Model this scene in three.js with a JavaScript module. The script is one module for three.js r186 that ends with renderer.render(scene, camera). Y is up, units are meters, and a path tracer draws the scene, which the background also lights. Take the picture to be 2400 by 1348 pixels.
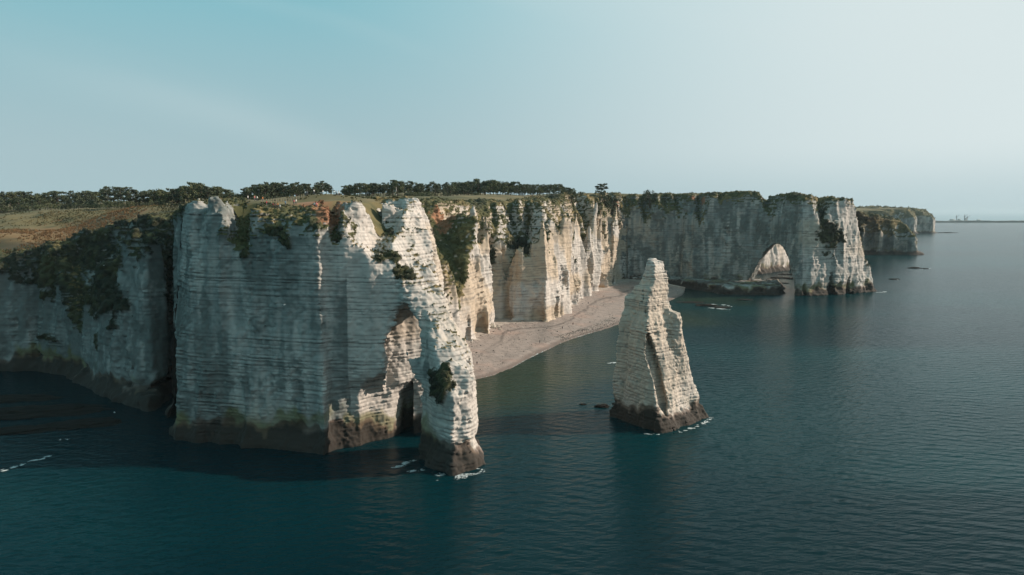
import * as THREE from 'three';
import { mergeGeometries } from 'three/addons/utils/BufferGeometryUtils.js';

// ---------------------------------------------------------------- camera, sky, sun, exposure
const F = 1850, HY = 504, EYE = 66;                       // focal length and horizon row of a 2400 x 1348 frame, eye height in metres
const PITCH = Math.atan((674 - HY) / F), SP = Math.sin(PITCH), CP = Math.cos(PITCH);
const scene = new THREE.Scene();
const camera = new THREE.PerspectiveCamera(2 * Math.atan(674 / F) * 180 / Math.PI, 1024 / 575, 1, 40000);
camera.position.set(0, EYE, 0);
camera.rotation.x = -PITCH;
const renderer = new THREE.WebGLRenderer({ antialias: true });
renderer.setSize(1024, 575);
renderer.toneMapping = THREE.LinearToneMapping;
renderer.toneMappingExposure = 1.25;
renderer.shadowMap.enabled = true;

const SUN_EL = 28 * Math.PI / 180, SUN_AZ = 98 * Math.PI / 180;   // azimuth to the right of the view direction
const SUN_DIR = new THREE.Vector3(Math.sin(SUN_AZ) * Math.cos(SUN_EL), Math.sin(SUN_EL), -Math.cos(SUN_AZ) * Math.cos(SUN_EL));
SUN_DIR.z = -SUN_DIR.x * 0.20; SUN_DIR.normalize();
const sun = new THREE.DirectionalLight(new THREE.Color().setRGB(1, 0.85, 0.71), 5);
sun.position.copy(SUN_DIR).multiplyScalar(1500).add(new THREE.Vector3(0, 0, -500));
sun.target.position.set(0, 0, -500);
sun.castShadow = true; sun.shadow.radius = 1.5;
Object.assign(sun.shadow.camera, { left: -900, right: 900, top: 900, bottom: -900, near: 1, far: 4000 });
sun.shadow.mapSize.set(4096, 4096);
scene.add(sun, sun.target);

// ---------------------------------------------------------------- noise
let seed = 12345;
const rnd = () => { seed = (seed + 0x6D2B79F5) | 0; let t = Math.imul(seed ^ seed >>> 15, 1 | seed); t = t + Math.imul(t ^ t >>> 7, 61 | t) ^ t; return ((t ^ t >>> 14) >>> 0) / 4294967296; };
const rr = (a, b) => a + (b - a) * rnd();
const PERM = new Uint8Array(1024), VAL = new Float32Array(256);
{ const p = [...Array(256).keys()]; for (let i = 255; i > 0; i--) { const j = Math.floor(rnd() * (i + 1)); [p[i], p[j]] = [p[j], p[i]]; }
  for (let i = 0; i < 1024; i++) PERM[i] = p[i & 255]; for (let i = 0; i < 256; i++) VAL[i] = rnd() * 2 - 1; }
function n3(x, y, z) {
  const xf = Math.floor(x), yf = Math.floor(y), zf = Math.floor(z); x -= xf; y -= yf; z -= zf;
  const X = xf & 255, Y = yf & 255, Z = zf & 255;
  x = x * x * (3 - 2 * x); y = y * y * (3 - 2 * y); z = z * z * (3 - 2 * z);
  const a = PERM[X] + Y, b = PERM[X + 1] + Y, aa = PERM[a] + Z, ab = PERM[a + 1] + Z, ba = PERM[b] + Z, bb = PERM[b + 1] + Z;
  const v000 = VAL[PERM[aa]], v100 = VAL[PERM[ba]], v010 = VAL[PERM[ab]], v110 = VAL[PERM[bb]];
  const v001 = VAL[PERM[aa + 1]], v101 = VAL[PERM[ba + 1]], v011 = VAL[PERM[ab + 1]], v111 = VAL[PERM[bb + 1]];
  const l0 = v000 + (v100 - v000) * x, l1 = v010 + (v110 - v010) * x, l2 = v001 + (v101 - v001) * x, l3 = v011 + (v111 - v011) * x;
  const m0 = l0 + (l1 - l0) * y, m1 = l2 + (l3 - l2) * y;
  return m0 + (m1 - m0) * z;
}
const n2 = (x, z) => n3(x, 17.3, z);
const fbm2 = (x, z, o = 4) => { let s = 0, a = 0.5; for (let i = 0; i < o; i++) { s += a * n3(x, 3.7 + i * 9.1, z); x *= 2.03; z *= 2.03; a *= 0.5; } return s; };
const fbm3 = (x, y, z, o = 3) => { let s = 0, a = 0.5; for (let i = 0; i < o; i++) { s += a * n3(x, y, z); x = x * 2.03 + 5.1; y = y * 2.03 + 2.7; z = z * 2.03 + 8.3; a *= 0.5; } return s; };
const clamp = (v, a = 0, b = 1) => v < a ? a : v > b ? b : v;
const sstep = (a, b, v) => { v = clamp((v - a) / (b - a)); return v * v * (3 - 2 * v); };
const mix = (a, b, t) => a + (b - a) * t;
const smin = (a, b, k) => { const h = Math.max(k - Math.abs(a - b), 0) / k; return Math.min(a, b) - h * h * k * 0.25; };
const smax = (a, b, k) => -smin(-a, -b, k);
const srgb = (r, g, b) => { const c = new THREE.Color(); c.setRGB(r / 255, g / 255, b / 255, THREE.SRGBColorSpace); return [c.r, c.g, c.b]; };

// ---------------------------------------------------------------- sky: one equirectangular picture of air and thin cloud
{
  const W = 1536, H = 768, data = new Float32Array(W * H * 4);
  const blue = srgb(116, 186, 200), mid = srgb(166, 210, 217), pale = srgb(170, 194, 200), white = srgb(219, 231, 232), low = srgb(164, 192, 199);
  for (let j = 0; j < H; j++) for (let i = 0; i < W; i++) {
    const u = ((i + 0.5) / W - 0.5) * 2 * Math.PI, e = ((j + 0.5) / H - 0.5) * Math.PI;
    const dx = Math.cos(u) * Math.cos(e), dz = Math.sin(u) * Math.cos(e), dy = Math.sin(e);
    const s = dx * SUN_DIR.x + dy * SUN_DIR.y + dz * SUN_DIR.z;
    const el = Math.max(0, e * 180 / Math.PI), k = i * 4 + j * W * 4;
    const up = sstep(1, 22, el), upper = sstep(16, 60, el);
    const wh = sstep(0.02, 0.70, s);
    const az = Math.atan2(dx, -dz) * 180 / Math.PI;
    // thin streaks of high cloud that run down to the right
    const q = el + az * 0.27, r = az - el * 0.27;
    let c = 0.5 + 0.9 * fbm3(r * 0.02, q * 0.11, 4.2, 4) + 0.25 * n3(r * 0.09, q * 0.6, 9.1);
    c += 0.52 * Math.exp(-(((q - 9.7 + 0.8 * n3(r * 0.07, 1, 2)) / 1.3) ** 2)) * sstep(-32, -19, az) * (1 - sstep(2, 22, az));
    c += 0.10 * Math.exp(-(((q - 0.8 + 0.8 * n3(r * 0.06, 5, 2)) / 1.7) ** 2)) * (1 - sstep(-6, 18, az));
    c = sstep(0.66, 1.5, c) * (0.30 + 0.3 * up) * sstep(0.5, 6, el) * (1 - 0.6 * upper);
    for (let n = 0; n < 3; n++) {
      let v = mix(pale[n], mid[n], up); v = mix(v, blue[n] * 0.8, upper * 0.85);
      const vb = mix(mix(pale[n], blue[n], up * 1.02), mix(blue[n], blue[n] * 0.6, upper), upper);   // air away from the sun
      v = mix(vb, mix(v, white[n], 0.95 - 0.75 * upper), wh);
      v = mix(v, white[n] * 0.94, c * (1 - wh * 0.6));
      v = mix(v, low[n], (1 - sstep(0.2, 5, el)) * 0.55);
      if (e < 0) v *= 0.9;
      data[k + n] = v / 1.25;
    }
    data[k + 3] = 1;
  }
  const t = new THREE.DataTexture(data, W, H, THREE.RGBAFormat, THREE.FloatType);
  t.mapping = THREE.EquirectangularReflectionMapping; t.magFilter = THREE.LinearFilter; t.needsUpdate = true;
  scene.background = t; scene.environment = t;
}

// ---------------------------------------------------------------- helpers: places read off the photograph, turned into metres
const ray = (px, py) => { const u = (px - 1200) / F, v = (py - 674) / F; return [u, -SP - v * CP, -CP + v * SP]; };
const P = (px, py, d) => { const r = ray(px, py), t = d / -r[2]; return [r[0] * t, EYE + r[1] * t, -d]; };     // on the ray of a picture point, d metres out
const B = (px, py, h = 0) => { const r = ray(px, py), t = (h - EYE) / r[1]; return [r[0] * t, r[2] * t]; };     // where that ray meets height h: [x, z]
const G = (px, d) => { const py = HY + F * EYE / d, r = ray(px, py), t = d / -r[2]; return [r[0] * t, -d]; };   // the foot of a thing that stands d metres out

const taken = {};
const numbered = n => { const k = taken[n] = (taken[n] ?? -1) + 1; return k ? `${n}_${String(k).padStart(3, '0')}` : n; };
function tag(o, label, category, group) { o.userData.label = label; o.userData.category = category; if (group) o.userData.group = group; return o; }
const shadowed = o => { o.traverse(c => { if (c.isMesh) { c.castShadow = true; c.receiveShadow = true; } }); return o; };
function put(o) { scene.add(shadowed(o)); return o; }
function mesh(name, g, m, parent) { const o = new THREE.Mesh(g, m); o.name = name; o.castShadow = o.receiveShadow = true; if (parent) parent.add(o); return o; }
function base(name, pos = [0, 0, 0], turn = 0) { const o = new THREE.Group(); o.name = numbered(name); o.position.set(...pos); o.rotation.y = turn; scene.add(o); return o; }
const structure = o => { o.userData.kind = 'structure'; return o; };
const stuff = o => { o.userData.kind = 'stuff'; return o; };

// ---------------------------------------------------------------- the lie of the land
const coast = [
  [-900, -420], [-420, -362], [-330, -352], B(0, 868), B(90, 866), B(150, 880), B(220, 905), B(300, 935), B(360, 950), B(398, 938), B(414, 905),
  G(422, 305), G(418, 282), G(424, 256), G(430, 238), G(455, 229), G(530, 224), G(590, 221), G(660, 218), G(720, 215), G(766, 213), G(782, 217), G(800, 216.5), G(850, 218), G(900, 219),
  G(930, 219), G(955, 216), G(980, 213), G(1000, 209), G(1030, 203), G(1060, 197), G(1082, 201.5), G(1098, 208), G(1102, 214),
  [-12.5, -220], [-15.5, -234], [-19, -250], [-23, -264], [-28, -284], [-38, -304], [-45, -326], [-49, -348], [-45, -368],
  B(1075, 808, 4), B(1105, 792, 4), B(1138, 770, 4), B(1148, 752, 4), B(1172, 742, 4), B(1194, 742, 4), B(1204, 751, 4), B(1250, 750, 4), B(1290, 740, 4), B(1338, 718, 4), B(1350, 706, 4),
  B(1352, 692, 4), B(1380, 684, 4), B(1412, 673, 4), B(1440, 663, 4), B(1458, 657, 4),
  G(1475, 768), G(1540, 762), G(1612, 754), G(1617, 742), G(1700, 731), G(1762, 718), G(1800, 700), G(1840, 668), G(1868, 646), G(1905, 645), G(1950, 652), G(1990, 662), G(2022, 676), G(2027, 692),
  [306, -703], [280, -706], [256, -712], [236, -728], [230, -760], [238, -800], [256, -850], [288, -900], [336, -952], [420, -1010], [560, -1060], [700, -1300], [700, -3000], [-2500, -3000], [-2500, -420]];
function sdPoly(poly, x, z) {
  let d = 1e18, s = 1;
  for (let i = 0, j = poly.length - 1; i < poly.length; j = i++) {
    const ax = poly[i][0], az = poly[i][1], bx = poly[j][0], bz = poly[j][1], ex = bx - ax, ez = bz - az, wx = x - ax, wz = z - az;
    const t = clamp((wx * ex + wz * ez) / (ex * ex + ez * ez)), qx = wx - ex * t, qz = wz - ez * t, q = qx * qx + qz * qz;
    if (q < d) d = q;
    const c1 = z >= az, c2 = z < bz, c3 = ex * wz > ez * wx;
    if ((c1 && c2 && c3) || (!c1 && !c2 && !c3)) s = -s;
  }
  return s * Math.sqrt(d);
}
// x, z, height of the plateau, height and width of the grass slope at its rim, strength of the fluting
const tops = [];
const top = (px, py, d, drop, wid, fl) => { const p = P(px, py, d); tops.push([p[0], p[2], p[1], drop, wid, fl]); };
top(-300, 660, 350, 6, 10, 1); top(0, 612, 342, 3, 6, 0.8); top(60, 588, 345, 8, 7, 0.9); top(130, 565, 345, 20, 10, 1); top(200, 540, 338, 14, 8, 1); top(270, 520, 325, 16, 9, 1); top(340, 500, 310, 14, 9, 1); top(420, 486, 290, 14, 9, 0.9);
top(0, 540, 400, 6, 12, 1); top(0, 490, 540, 6, 12, 1); top(230, 489, 500, 6, 12, 1); top(430, 484, 450, 6, 12, 1); top(-300, 560, 480, 6, 12, 1);
top(480, 476, 240, 1, 3, 0.5); top(590, 500, 229, 2, 4, 0.6); top(650, 508, 226, 2, 4, 0.6); top(720, 503, 224, 2, 4, 0.6); top(640, 483, 240, 2, 5, 0.85); top(700, 474, 246, 2, 5, 0.85); top(760, 468, 248, 2, 5, 0.85); top(840, 483, 228, 1, 3, 0.8); top(600, 474, 262, 2, 4, 0.5); top(760, 463, 275, 2, 4, 0.5); top(500, 478, 300, 4, 8, 0.6);
top(950, 474, 275, 2, 4, 0.8); top(900, 474, 300, 3, 6, 0.9); top(1000, 474, 335, 6, 10, 1); top(1100, 474, 410, 8, 12, 1.3); top(1000, 460, 560, 8, 12, 1.3); top(850, 466, 450, 6, 10, 1); top(650, 474, 400, 6, 10, 1);
top(1150, 473, 475, 19, 19, 1.5); top(1270, 472, 525, 18, 18, 1.5); top(1340, 470, 595, 20, 20, 1.5); top(1410, 462, 725, 20, 20, 1.2); top(1350, 459, 690, 10, 12, 1.3); top(1150, 459, 620, 10, 12, 1.3);
top(1480, 455, 780, 18, 16, 1); top(1560, 454, 775, 17, 15, 0.9); top(1640, 453, 755, 12, 12, 0.7); top(1740, 453, 745, 11, 10, 0.6); top(1850, 454, 690, 9, 10, 0.6); top(1915, 463, 680, 6, 9, 0.8); top(1968, 474, 690, 2, 4, 1);
top(1640, 457, 860, 12, 12, 1); top(1400, 456, 950, 12, 12, 1); top(1000, 452, 900, 10, 12, 1); top(600, 462, 800, 10, 12, 1); top(100, 478, 900, 10, 12, 1);
top(1990, 495, 1000, 12, 12, 1); top(1300, 462, 2500, 10, 10, 1); top(300, 480, 2200, 10, 10, 1); top(1900, 490, 2500, 10, 10, 1);
const gx0 = -320, gz0 = -1080, GW = 740, GH = 912;       // 1 m grid: [distance to the coast line, ground height, fluting]
const gD = new Float32Array(GW * GH), gH = new Float32Array(GW * GH), gF = new Float32Array(GW * GH);
function lie(x, z) {
  let w = 0, h = 0, dr = 0, wi = 0, fl = 0;
  for (const t of tops) { const dx = x - t[0], dz = z - t[1], q = 1 / (dx * dx + dz * dz + 30) ** 1.75; w += q; h += q * t[2]; dr += q * t[3]; wi += q * t[4]; fl += q * t[5]; }
  return [h / w, dr / w, wi / w, fl / w];
}
// gullies: from [x, z, floor] at the rim to [x, z, floor] inland, steepness of the sides, half-width of the floor
const gullies = [];
const gully = (a, b, side, floor = 1) => gullies.push([...a, ...b, side, floor]);
gully(P(1062, 652, 388), P(1000, 484, 424), 1.0, 3.0);
gully(P(1088, 590, 440), P(1078, 484, 456), 2.4, 0.8);
gully(P(1126, 575, 462), P(1122, 484, 484), 2.6, 0.8);
gully(P(1242, 560, 510), P(1236, 480, 530), 2.6, 1.0);
gully(P(1300, 565, 545), P(1290, 478, 566), 2.4, 1.2);
gully(P(1356, 560, 640), P(1340, 476, 660), 2.4, 0.8);
gully(P(1404, 535, 712), P(1394, 470, 735), 2.4, 0.8);
gully(P(1436, 530, 755), P(1428, 466, 780), 2.4, 1.0);
gully(P(1215, 600, 496), P(1195, 478, 520), 1.9, 0.6);
gully(P(1165, 560, 478), P(1150, 478, 505), 2.2, 0.8);
gully(P(1328, 585, 585), P(1310, 470, 612), 2.0, 0.8);
gully(P(1372, 540, 655), P(1350, 470, 675), 2.2, 0.6);
gully(P(1515, 530, 765), P(1500, 462, 800), 2.2, 1.0);
gully(P(1470, 500, 775), P(1462, 460, 800), 1.8, 2.0);
gully(P(1558, 497, 764), P(1552, 458, 788), 2.0, 1.5);
gully(P(1690, 478, 735), P(1686, 457, 755), 2.2, 1.5);
gully(P(1590, 500, 762), P(1580, 458, 785), 2.5, 1.0);
gully(P(1638, 520, 748), P(1634, 458, 775), 3, 0.5);
gully(P(1800, 505, 705), P(1790, 460, 730), 2.2, 1.5);
gully(P(1925, 500, 660), P(1915, 466, 690), 1.7, 0.8);
gully(P(562, 600, 219), P(568, 520, 245), 5, 2.6);
gully(P(655, 560, 217), P(652, 500, 228), 4.5, 1.0);
gully(P(786, 560, 217), P(775, 478, 244), 4.5, 0.8);
gully(P(888, 606, 222), P(918, 498, 258), 1.5, 2.0);
gully(P(160, 690, 322), P(150, 570, 338), 2.0, 5);
gully(P(268, 640, 303), P(250, 535, 320), 2.2, 4);
gully(P(400, 620, 300), P(385, 510, 313), 2.2, 3);
const finH = (x, z) => 23 - ((x + 11) * 0.636 + (z + 207) * 0.384) / 0.67;       // the sloping ridge above the near arch
function ground(x, z, d) {
  let [h, dr, wi] = lie(x, z);
  h += 0.5 * n2(x / 9, z / 9) + 1.2 * n2(x / 31, z / 31);
  if (d > -40) {
    dr *= 1 + 0.55 * n2(x / 13, z / 13) + 0.3 * n2(x / 5, z / 5); wi *= 1 + 0.3 * n2(x / 17 + 9, z / 17);
    const e = clamp(1 + (d + 1.5) / wi); h -= dr * e * e * (1.6 - 0.6 * e);
    if (z > -300 && x > -110 && x < 0) h += (2.6 * Math.min(0.3, n2(x / 4.1, z / 4.1)) + 1.2 * n2(x / 1.7, z / 1.7) - 0.4) * sstep(-9, -1, d);
    if (z < -430 && x < 330) h += (1.6 * n2(x / 6.1, z / 6.1) + 1.2 * n2(x / 3.3, z / 3.3)) * sstep(-14, -1, d);
  }
  for (const g of gullies) {
    const ex = g[3] - g[0], ez = g[5] - g[2], wx = x - g[0], wz = z - g[2], L = ex * ex + ez * ez, t0 = (wx * ex + wz * ez) / L, t = clamp(t0, -0.6, 1);
    const cx = wx - ex * t, cz = wz - ez * t, c = Math.hypot(cx, cz); if (c > 40) continue;
    const f = mix(g[1], g[4], t) + Math.max(0, c - g[7] * (1 + 0.5 * n2(x / 6, z / 6))) * g[6] * (1 + 0.3 * n2(x / 4, z / 4));
    if (f < h + 2) h = smin(h, f, 2.5);
  }
  if (x > -60 && z > -290) { const fh = finH(x, z) + 2.2 * n2(x / 5, z / 5) + 1.2 * n2(x / 2.2, z / 2.2); h = smin(h, Math.max(fh, 21 + n2(x / 3, z / 3)), 2); }
  if (z < -640 && x > 262 && z > -760) h = Math.min(h, 79 - (x - 286) * 2.6 + 2 * n2(x / 4, z / 4));
  return h;
}
for (let j = 0; j < GH; j++) for (let i = 0; i < GW; i++) {
  const x = gx0 + i, z = gz0 + j, k = j * GW + i, d = sdPoly(coast, x, z);
  gD[k] = d;
  if (d < 14) { gH[k] = ground(x, z, d); gF[k] = lie(x, z)[3]; } else { gH[k] = 60; gF[k] = 1; }
}
const gS = new Float32Array(GW * GH).fill(0.75);           // steepness of the ground, to keep distances true
for (let j = 1; j < GH - 1; j++) for (let i = 1; i < GW - 1; i++) { const k = j * GW + i; if (gD[k] < 13) gS[k] = 0.95 / Math.sqrt(1 + ((gH[k + 1] - gH[k - 1]) / 2) ** 2 + ((gH[k + GW] - gH[k - GW]) / 2) ** 2); }
function look(g, x, z) {
  let fx = clamp(x - gx0, 0, GW - 1.01), fz = clamp(z - gz0, 0, GH - 1.01); const i = fx | 0, j = fz | 0; fx -= i; fz -= j; const k = j * GW + i;
  return (g[k] * (1 - fx) + g[k + 1] * fx) * (1 - fz) + (g[k + GW] * (1 - fx) + g[k + GW + 1] * fx) * fz;
}
const inGrid = (x, z) => x > gx0 + 1 && x < gx0 + GW - 2 && z > gz0 + 1 && z < gz0 + GH - 2;
const landH = (x, z) => { if (inGrid(x, z)) return look(gH, x, z); return ground(x, z, sdPoly(coast, x, z)); };

// ---------------------------------------------------------------- rock: solid = inside the coast, under the ground, minus the arches, plus buttresses
const BED = new Float32Array(4000), FLINT = new Float32Array(4000);           // beds of chalk, 4 cm steps from -20 m
{ let y = 0; while (y < 4000) { const n = Math.floor(rr(14, 34)), p = rr(-0.16, 0.16), fl = rnd() < 0.78 ? rr(0.5, 1) : rr(0, 0.3), gap = 5 + Math.floor(rnd() * 5);
  for (let i = 0; i < n && y < 4000; i++, y++) { const e = Math.min(i, n - 1 - i); BED[y] = e < gap / 2 ? -0.5 * fl : p + 0.1 * Math.sin(i * 0.5); FLINT[y] = e < gap / 2 ? fl : 0; } }
  for (let k = 0; k < 2; k++) { const c = BED.slice(), f = FLINT.slice(); for (let i = 1; i < 3999; i++) { BED[i] = (c[i - 1] + 2 * c[i] + c[i + 1]) / 4; FLINT[i] = (f[i - 1] + 2 * f[i] + f[i + 1]) / 4; } } }
const BEDN = new Int16Array(4000); { let b = 0; for (let i = 1; i < 4000; i++) { if (FLINT[i] > 0.05 && FLINT[i - 1] <= 0.05) b++; BEDN[i] = b; } }
const bedAt = (x, y, z, scale) => clamp(((y + 0.9 * n2(x / 27, z / 27) + 0.25 * n2(x / 6, z / 6) + x * 0.012) / scale + 20) * 25 | 0, 0, 3999);

function archVoid(o) { return (x, y, z) => {           // a tunnel of pointed section along an axis
  const wx = x - o.x, wz = z - o.z, a = wx * o.ax + wz * o.az, c = wx * -o.az + wz * o.ax;
  if (a < o.a0 - 8 || a > o.a1 + 8 || Math.abs(c) > o.reach || y > o.top + 8) return 1e3;
  const yy = clamp(y / o.top, 0, 1.2), hw = o.half(yy), lean = o.lean(yy);
  let d = (Math.abs(c - lean) - hw) * o.slope; d = smax(d, (y - o.top) * 0.8, 2);
  return Math.max(d, o.a0 - a, a - o.a1);
}; }
const unit = (x, z) => { const l = Math.hypot(x, z); return [x / l, z / l]; };
const voids = [];
{ const p = G(957, 205), q = G(948, 246), [ax, az] = unit(q[0] - p[0], q[1] - p[1]);
  voids.push(archVoid({ x: p[0], z: p[1], ax, az, a0: -25, a1: 25, reach: 22, top: 35, slope: 0.9,
    half: y => y > 1 ? 0 : (4.2 + 4.6 * y) * Math.pow(1 - y, 0.55) * (0.8 + 0.2 * sstep(0, 0.3, y)), lean: y => -3.6 * y * y }));
  voids.push((x, y, z) => {                                  // the gap behind the free-standing leg, open to the bay
    const wx = x + 25, wz = z + 226, a = wx * 0.8 - wz * 0.6, c = wx * 0.6 + wz * 0.8; if (a < -16 || a > 60 || Math.abs(c) > 20 || y > 50) return 1e3;
    return smax(smax(Math.abs(c) - 9, -10 - a, 2), (y - Math.min(finH(x, z) - 7, 40)) * 0.7, 3); }); }
{ const [ax, az] = unit(0.40, -0.916);
  voids.push(archVoid({ x: 223, z: -681, ax, az, a0: -60, a1: 120, reach: 60, top: 41, slope: 0.8,
    half: y => y > 1 ? 0 : 23.5 * Math.pow(1 - y, 0.5), lean: y => 5 * y })); }
// small sea caves
{ const p = G(412, 300), [ax, az] = unit(-0.35, -1); voids.push(archVoid({ x: p[0], z: p[1], ax, az, a0: -30, a1: 14, reach: 20, top: 10, slope: 0.9, half: y => 9 * Math.pow(Math.max(0, 1 - y), 0.5), lean: () => 0 })); }
{ const p = G(474, 220); voids.push(archVoid({ x: p[0], z: p[1], ax: 0, az: -1, a0: -20, a1: 6, reach: 8, top: 13, slope: 0.9, half: y => 1.6 * Math.max(0, 1 - y), lean: () => 0 })); }
for (const [px, d, h, w] of [[1948, 652, 20, 4], [1990, 660, 14, 4], [1885, 645, 8, 2]]) { const p = G(px, d); voids.push(archVoid({ x: p[0], z: p[1], ax: -0.2, az: -0.98, a0: -20, a1: 8, reach: 14, top: h, slope: 0.9, half: y => w * Math.pow(Math.max(0, 1 - y), 0.6), lean: () => 0 })); }

const cones = [];                                        // buttresses and pinnacles: foot, top height, radii, lean
function cone(px, topPy, d, rb, rt, back = 0, stretch = 1) { const p = P(px, topPy, d), f = G(px, d); cones.push({ x: p[0], z: p[2] - back, h: p[1], rb, rt, s: stretch, r: Math.max(rb, rt) * Math.max(1, stretch) + 6 }); }
cone(503, 458, 231, 6.5, 2.2); cone(458, 471, 234, 6, 2.0); cone(745, 486, 224, 6, 2.5); cone(606, 492, 225, 5, 2);
cone(832, 477, 229, 6, 3.0); cone(957, 470, 262, 8, 1.6); cone(992, 500, 276, 8, 1.8, 0, 1); cone(905, 480, 250, 9, 3);
cone(1000, 520, 292, 7, 2);
cone(1035, 612, 372, 9, 2.5); cone(1072, 640, 392, 6, 2);
cone(1108, 486, 450, 10, 1.3); cone(1140, 524, 470, 9, 2); cone(1168, 590, 482, 7, 1.6); cone(1186, 640, 488, 6, 2);
cone(1264, 487, 507, 17, 3.5); cone(1230, 540, 512, 12, 3); cone(1296, 548, 530, 11, 2); cone(1325, 590, 556, 8, 1.5);
cone(1342, 512, 610, 11, 3); cone(1385, 490, 680, 14, 3); cone(1425, 482, 735, 13, 3); cone(1408, 500, 712, 9, 2); cone(1446, 500, 760, 9, 2);
cone(1615, 500, 752, 8, 4);
cone(1895, 480, 662, 16, 6); cone(1955, 476, 682, 14, 6); cone(1935, 486, 672, 13, 5); cone(2000, 580, 680, 12, 3); cone(2018, 618, 685, 9, 3);
// low rock shelves
const shelves = [
  { p: [G(1455, 765), G(1540, 745), G(1600, 712), G(1640, 690), G(1668, 672), G(1690, 655), G(1760, 650), G(1822, 650), G(1838, 665), G(1830, 705), G(1770, 740), G(1600, 775)], h: 6.5, b: 0.35 },
  { p: [G(1815, 690), G(1840, 700), G(1838, 730), G(1790, 745), G(1780, 715)], h: 7, b: 0.8 },
  { p: [B(120, 872), B(200, 905), B(290, 950), B(345, 968), B(385, 955), B(415, 905), B(330, 890), B(200, 860)], h: 4.5, b: 0.8 },
  { p: [G(2018, 672), G(2036, 676), G(2054, 682), G(2052, 690), G(2020, 694)], h: 3.5, b: 1.0 },
].map(s => ({ ...s, x0: Math.min(...s.p.map(q => q[0])) - 9, x1: Math.max(...s.p.map(q => q[0])) + 9, z0: Math.min(...s.p.map(q => q[1])) - 9, z1: Math.max(...s.p.map(q => q[1])) + 9 }));

const LEG = G(768, 213);
function solid(x, y, z, flute) {
  const d2 = look(gD, x, z), h = look(gH, x, z);
  let w = d2 + 0.055 * y - 1.2;
  w -= (1.5 + 0.9 * (flute ? n2(x / 6, z / 6) : 0)) * (1 - sstep(0.6, 4.4, y));                                   // the tidal foot stands forward
  w += 1.1 * Math.exp(-(((y - 6) / 2.2) ** 2));                          // wave-cut notch above it
  const tp = (y - h) * look(gS, x, z), wall = flute ? 0.16 + 0.84 * sstep(-5, 1.5, w - tp) : 0; let d = smax(w, tp, 2.2);
  for (const c of cones) {
    const dx = x - c.x, dz = z - c.z; if (dx > c.r || dx < -c.r || dz > c.r || dz < -c.r || y > c.h + 6) continue;
    const t = clamp(y / c.h), q = Math.hypot(dx, dz) - mix(c.rb, c.rt, t * t * 0.4 + t * 0.6);
    d = smin(d, smax(q * 0.95, (y - c.h) * 0.8, 2), 2.5);
  }
  if (x > -60 && z > -330 && y > 12) { const s = sstep(-330, -300, z); if (s > 0) d = smax(d, 0.96 * (x + 10.2) + 0.239 * (y - 22) - 0.144 * (z + 207) - 40 * (1 - s), 1.5); }
  if (x < -30 && x > -58 && z > -250 && y < 40) d = smax(d, 0.78 * (x - LEG[0]) + 0.626 * (z - LEG[1]) - 17 * sstep(17, 39, y + (x - LEG[0]) * 0.35), 1.5);
  if (flute) {
    const fa = look(gF, x, z) * wall * (x > -31 && z > -262 ? 1.5 : 1), a = n3(x / 8, y / 42, z / 8), b = n3(x / 21 + 7, y / 80, z / 21);
    d += fa * ((Math.abs(a) * 2 - 0.7) * 2.0 + b * 2.6 + 0.7 * n3(x / 3.3, y / 20, z / 3.3));
    if (z < -370 && x < 112) { const rib = n3(x / 15 + 3.3, y / 75, z / 15); d += wall * (Math.abs(rib) * 2 - 0.62) * 5.2; }
    d += 0.55 * n3(x / 5, y / 6, z / 5);
  }
  for (const v of voids) { const q = v(x, y, z); if (q < 60) d = smax(d, -(q + (flute ? 1.0 * n3(x / 3, y / 6, z / 3) : 0)), 1.2); }
  if (y < 16) for (const s of shelves) if (x > s.x0 && x < s.x1 && z > s.z0 && z < s.z1) {
    const e = Math.max(sdPoly(s.p, x, z) + s.b * y + (flute ? 1.5 * n3(x / 9, y / 3, z / 9) : 0), (y - s.h - (flute ? 0.8 * n2(x / 7, z / 7) : 0)) * 0.9);
    d = smin(d, e, 1.5);
  }
  return d;
}
function relief(x, y, z, scale) {                           // beds, joints and grain
  const m = 0.6 + 0.6 * n3(x / 14, y / 9, z / 14), k = bedAt(x, y, z, scale), wx = x + 0.5 * n3(x / 2, y / 3, z / 2), wz = z + 0.5 * n3(x / 2 + 9, y / 3, z / 2), q = 1.35 * scale;
  const block = VAL[PERM[PERM[PERM[Math.floor(wx / q + BEDN[k] * 0.37) & 255] + (BEDN[k] & 255)] + (Math.floor(wz / q) & 255)]];      // the chalk breaks off in blocks between the joints
  return -BED[k] * m * (0.45 + 0.5 * scale) - 0.17 * scale * block - 0.34 * scale * n3(x / (2.1 * scale), y / (3.2 * scale), z / (2.1 * scale)) - 0.24 * scale * n3(x / 0.8 / scale, y / 0.9 / scale, z / 0.8 / scale);
}

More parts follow.
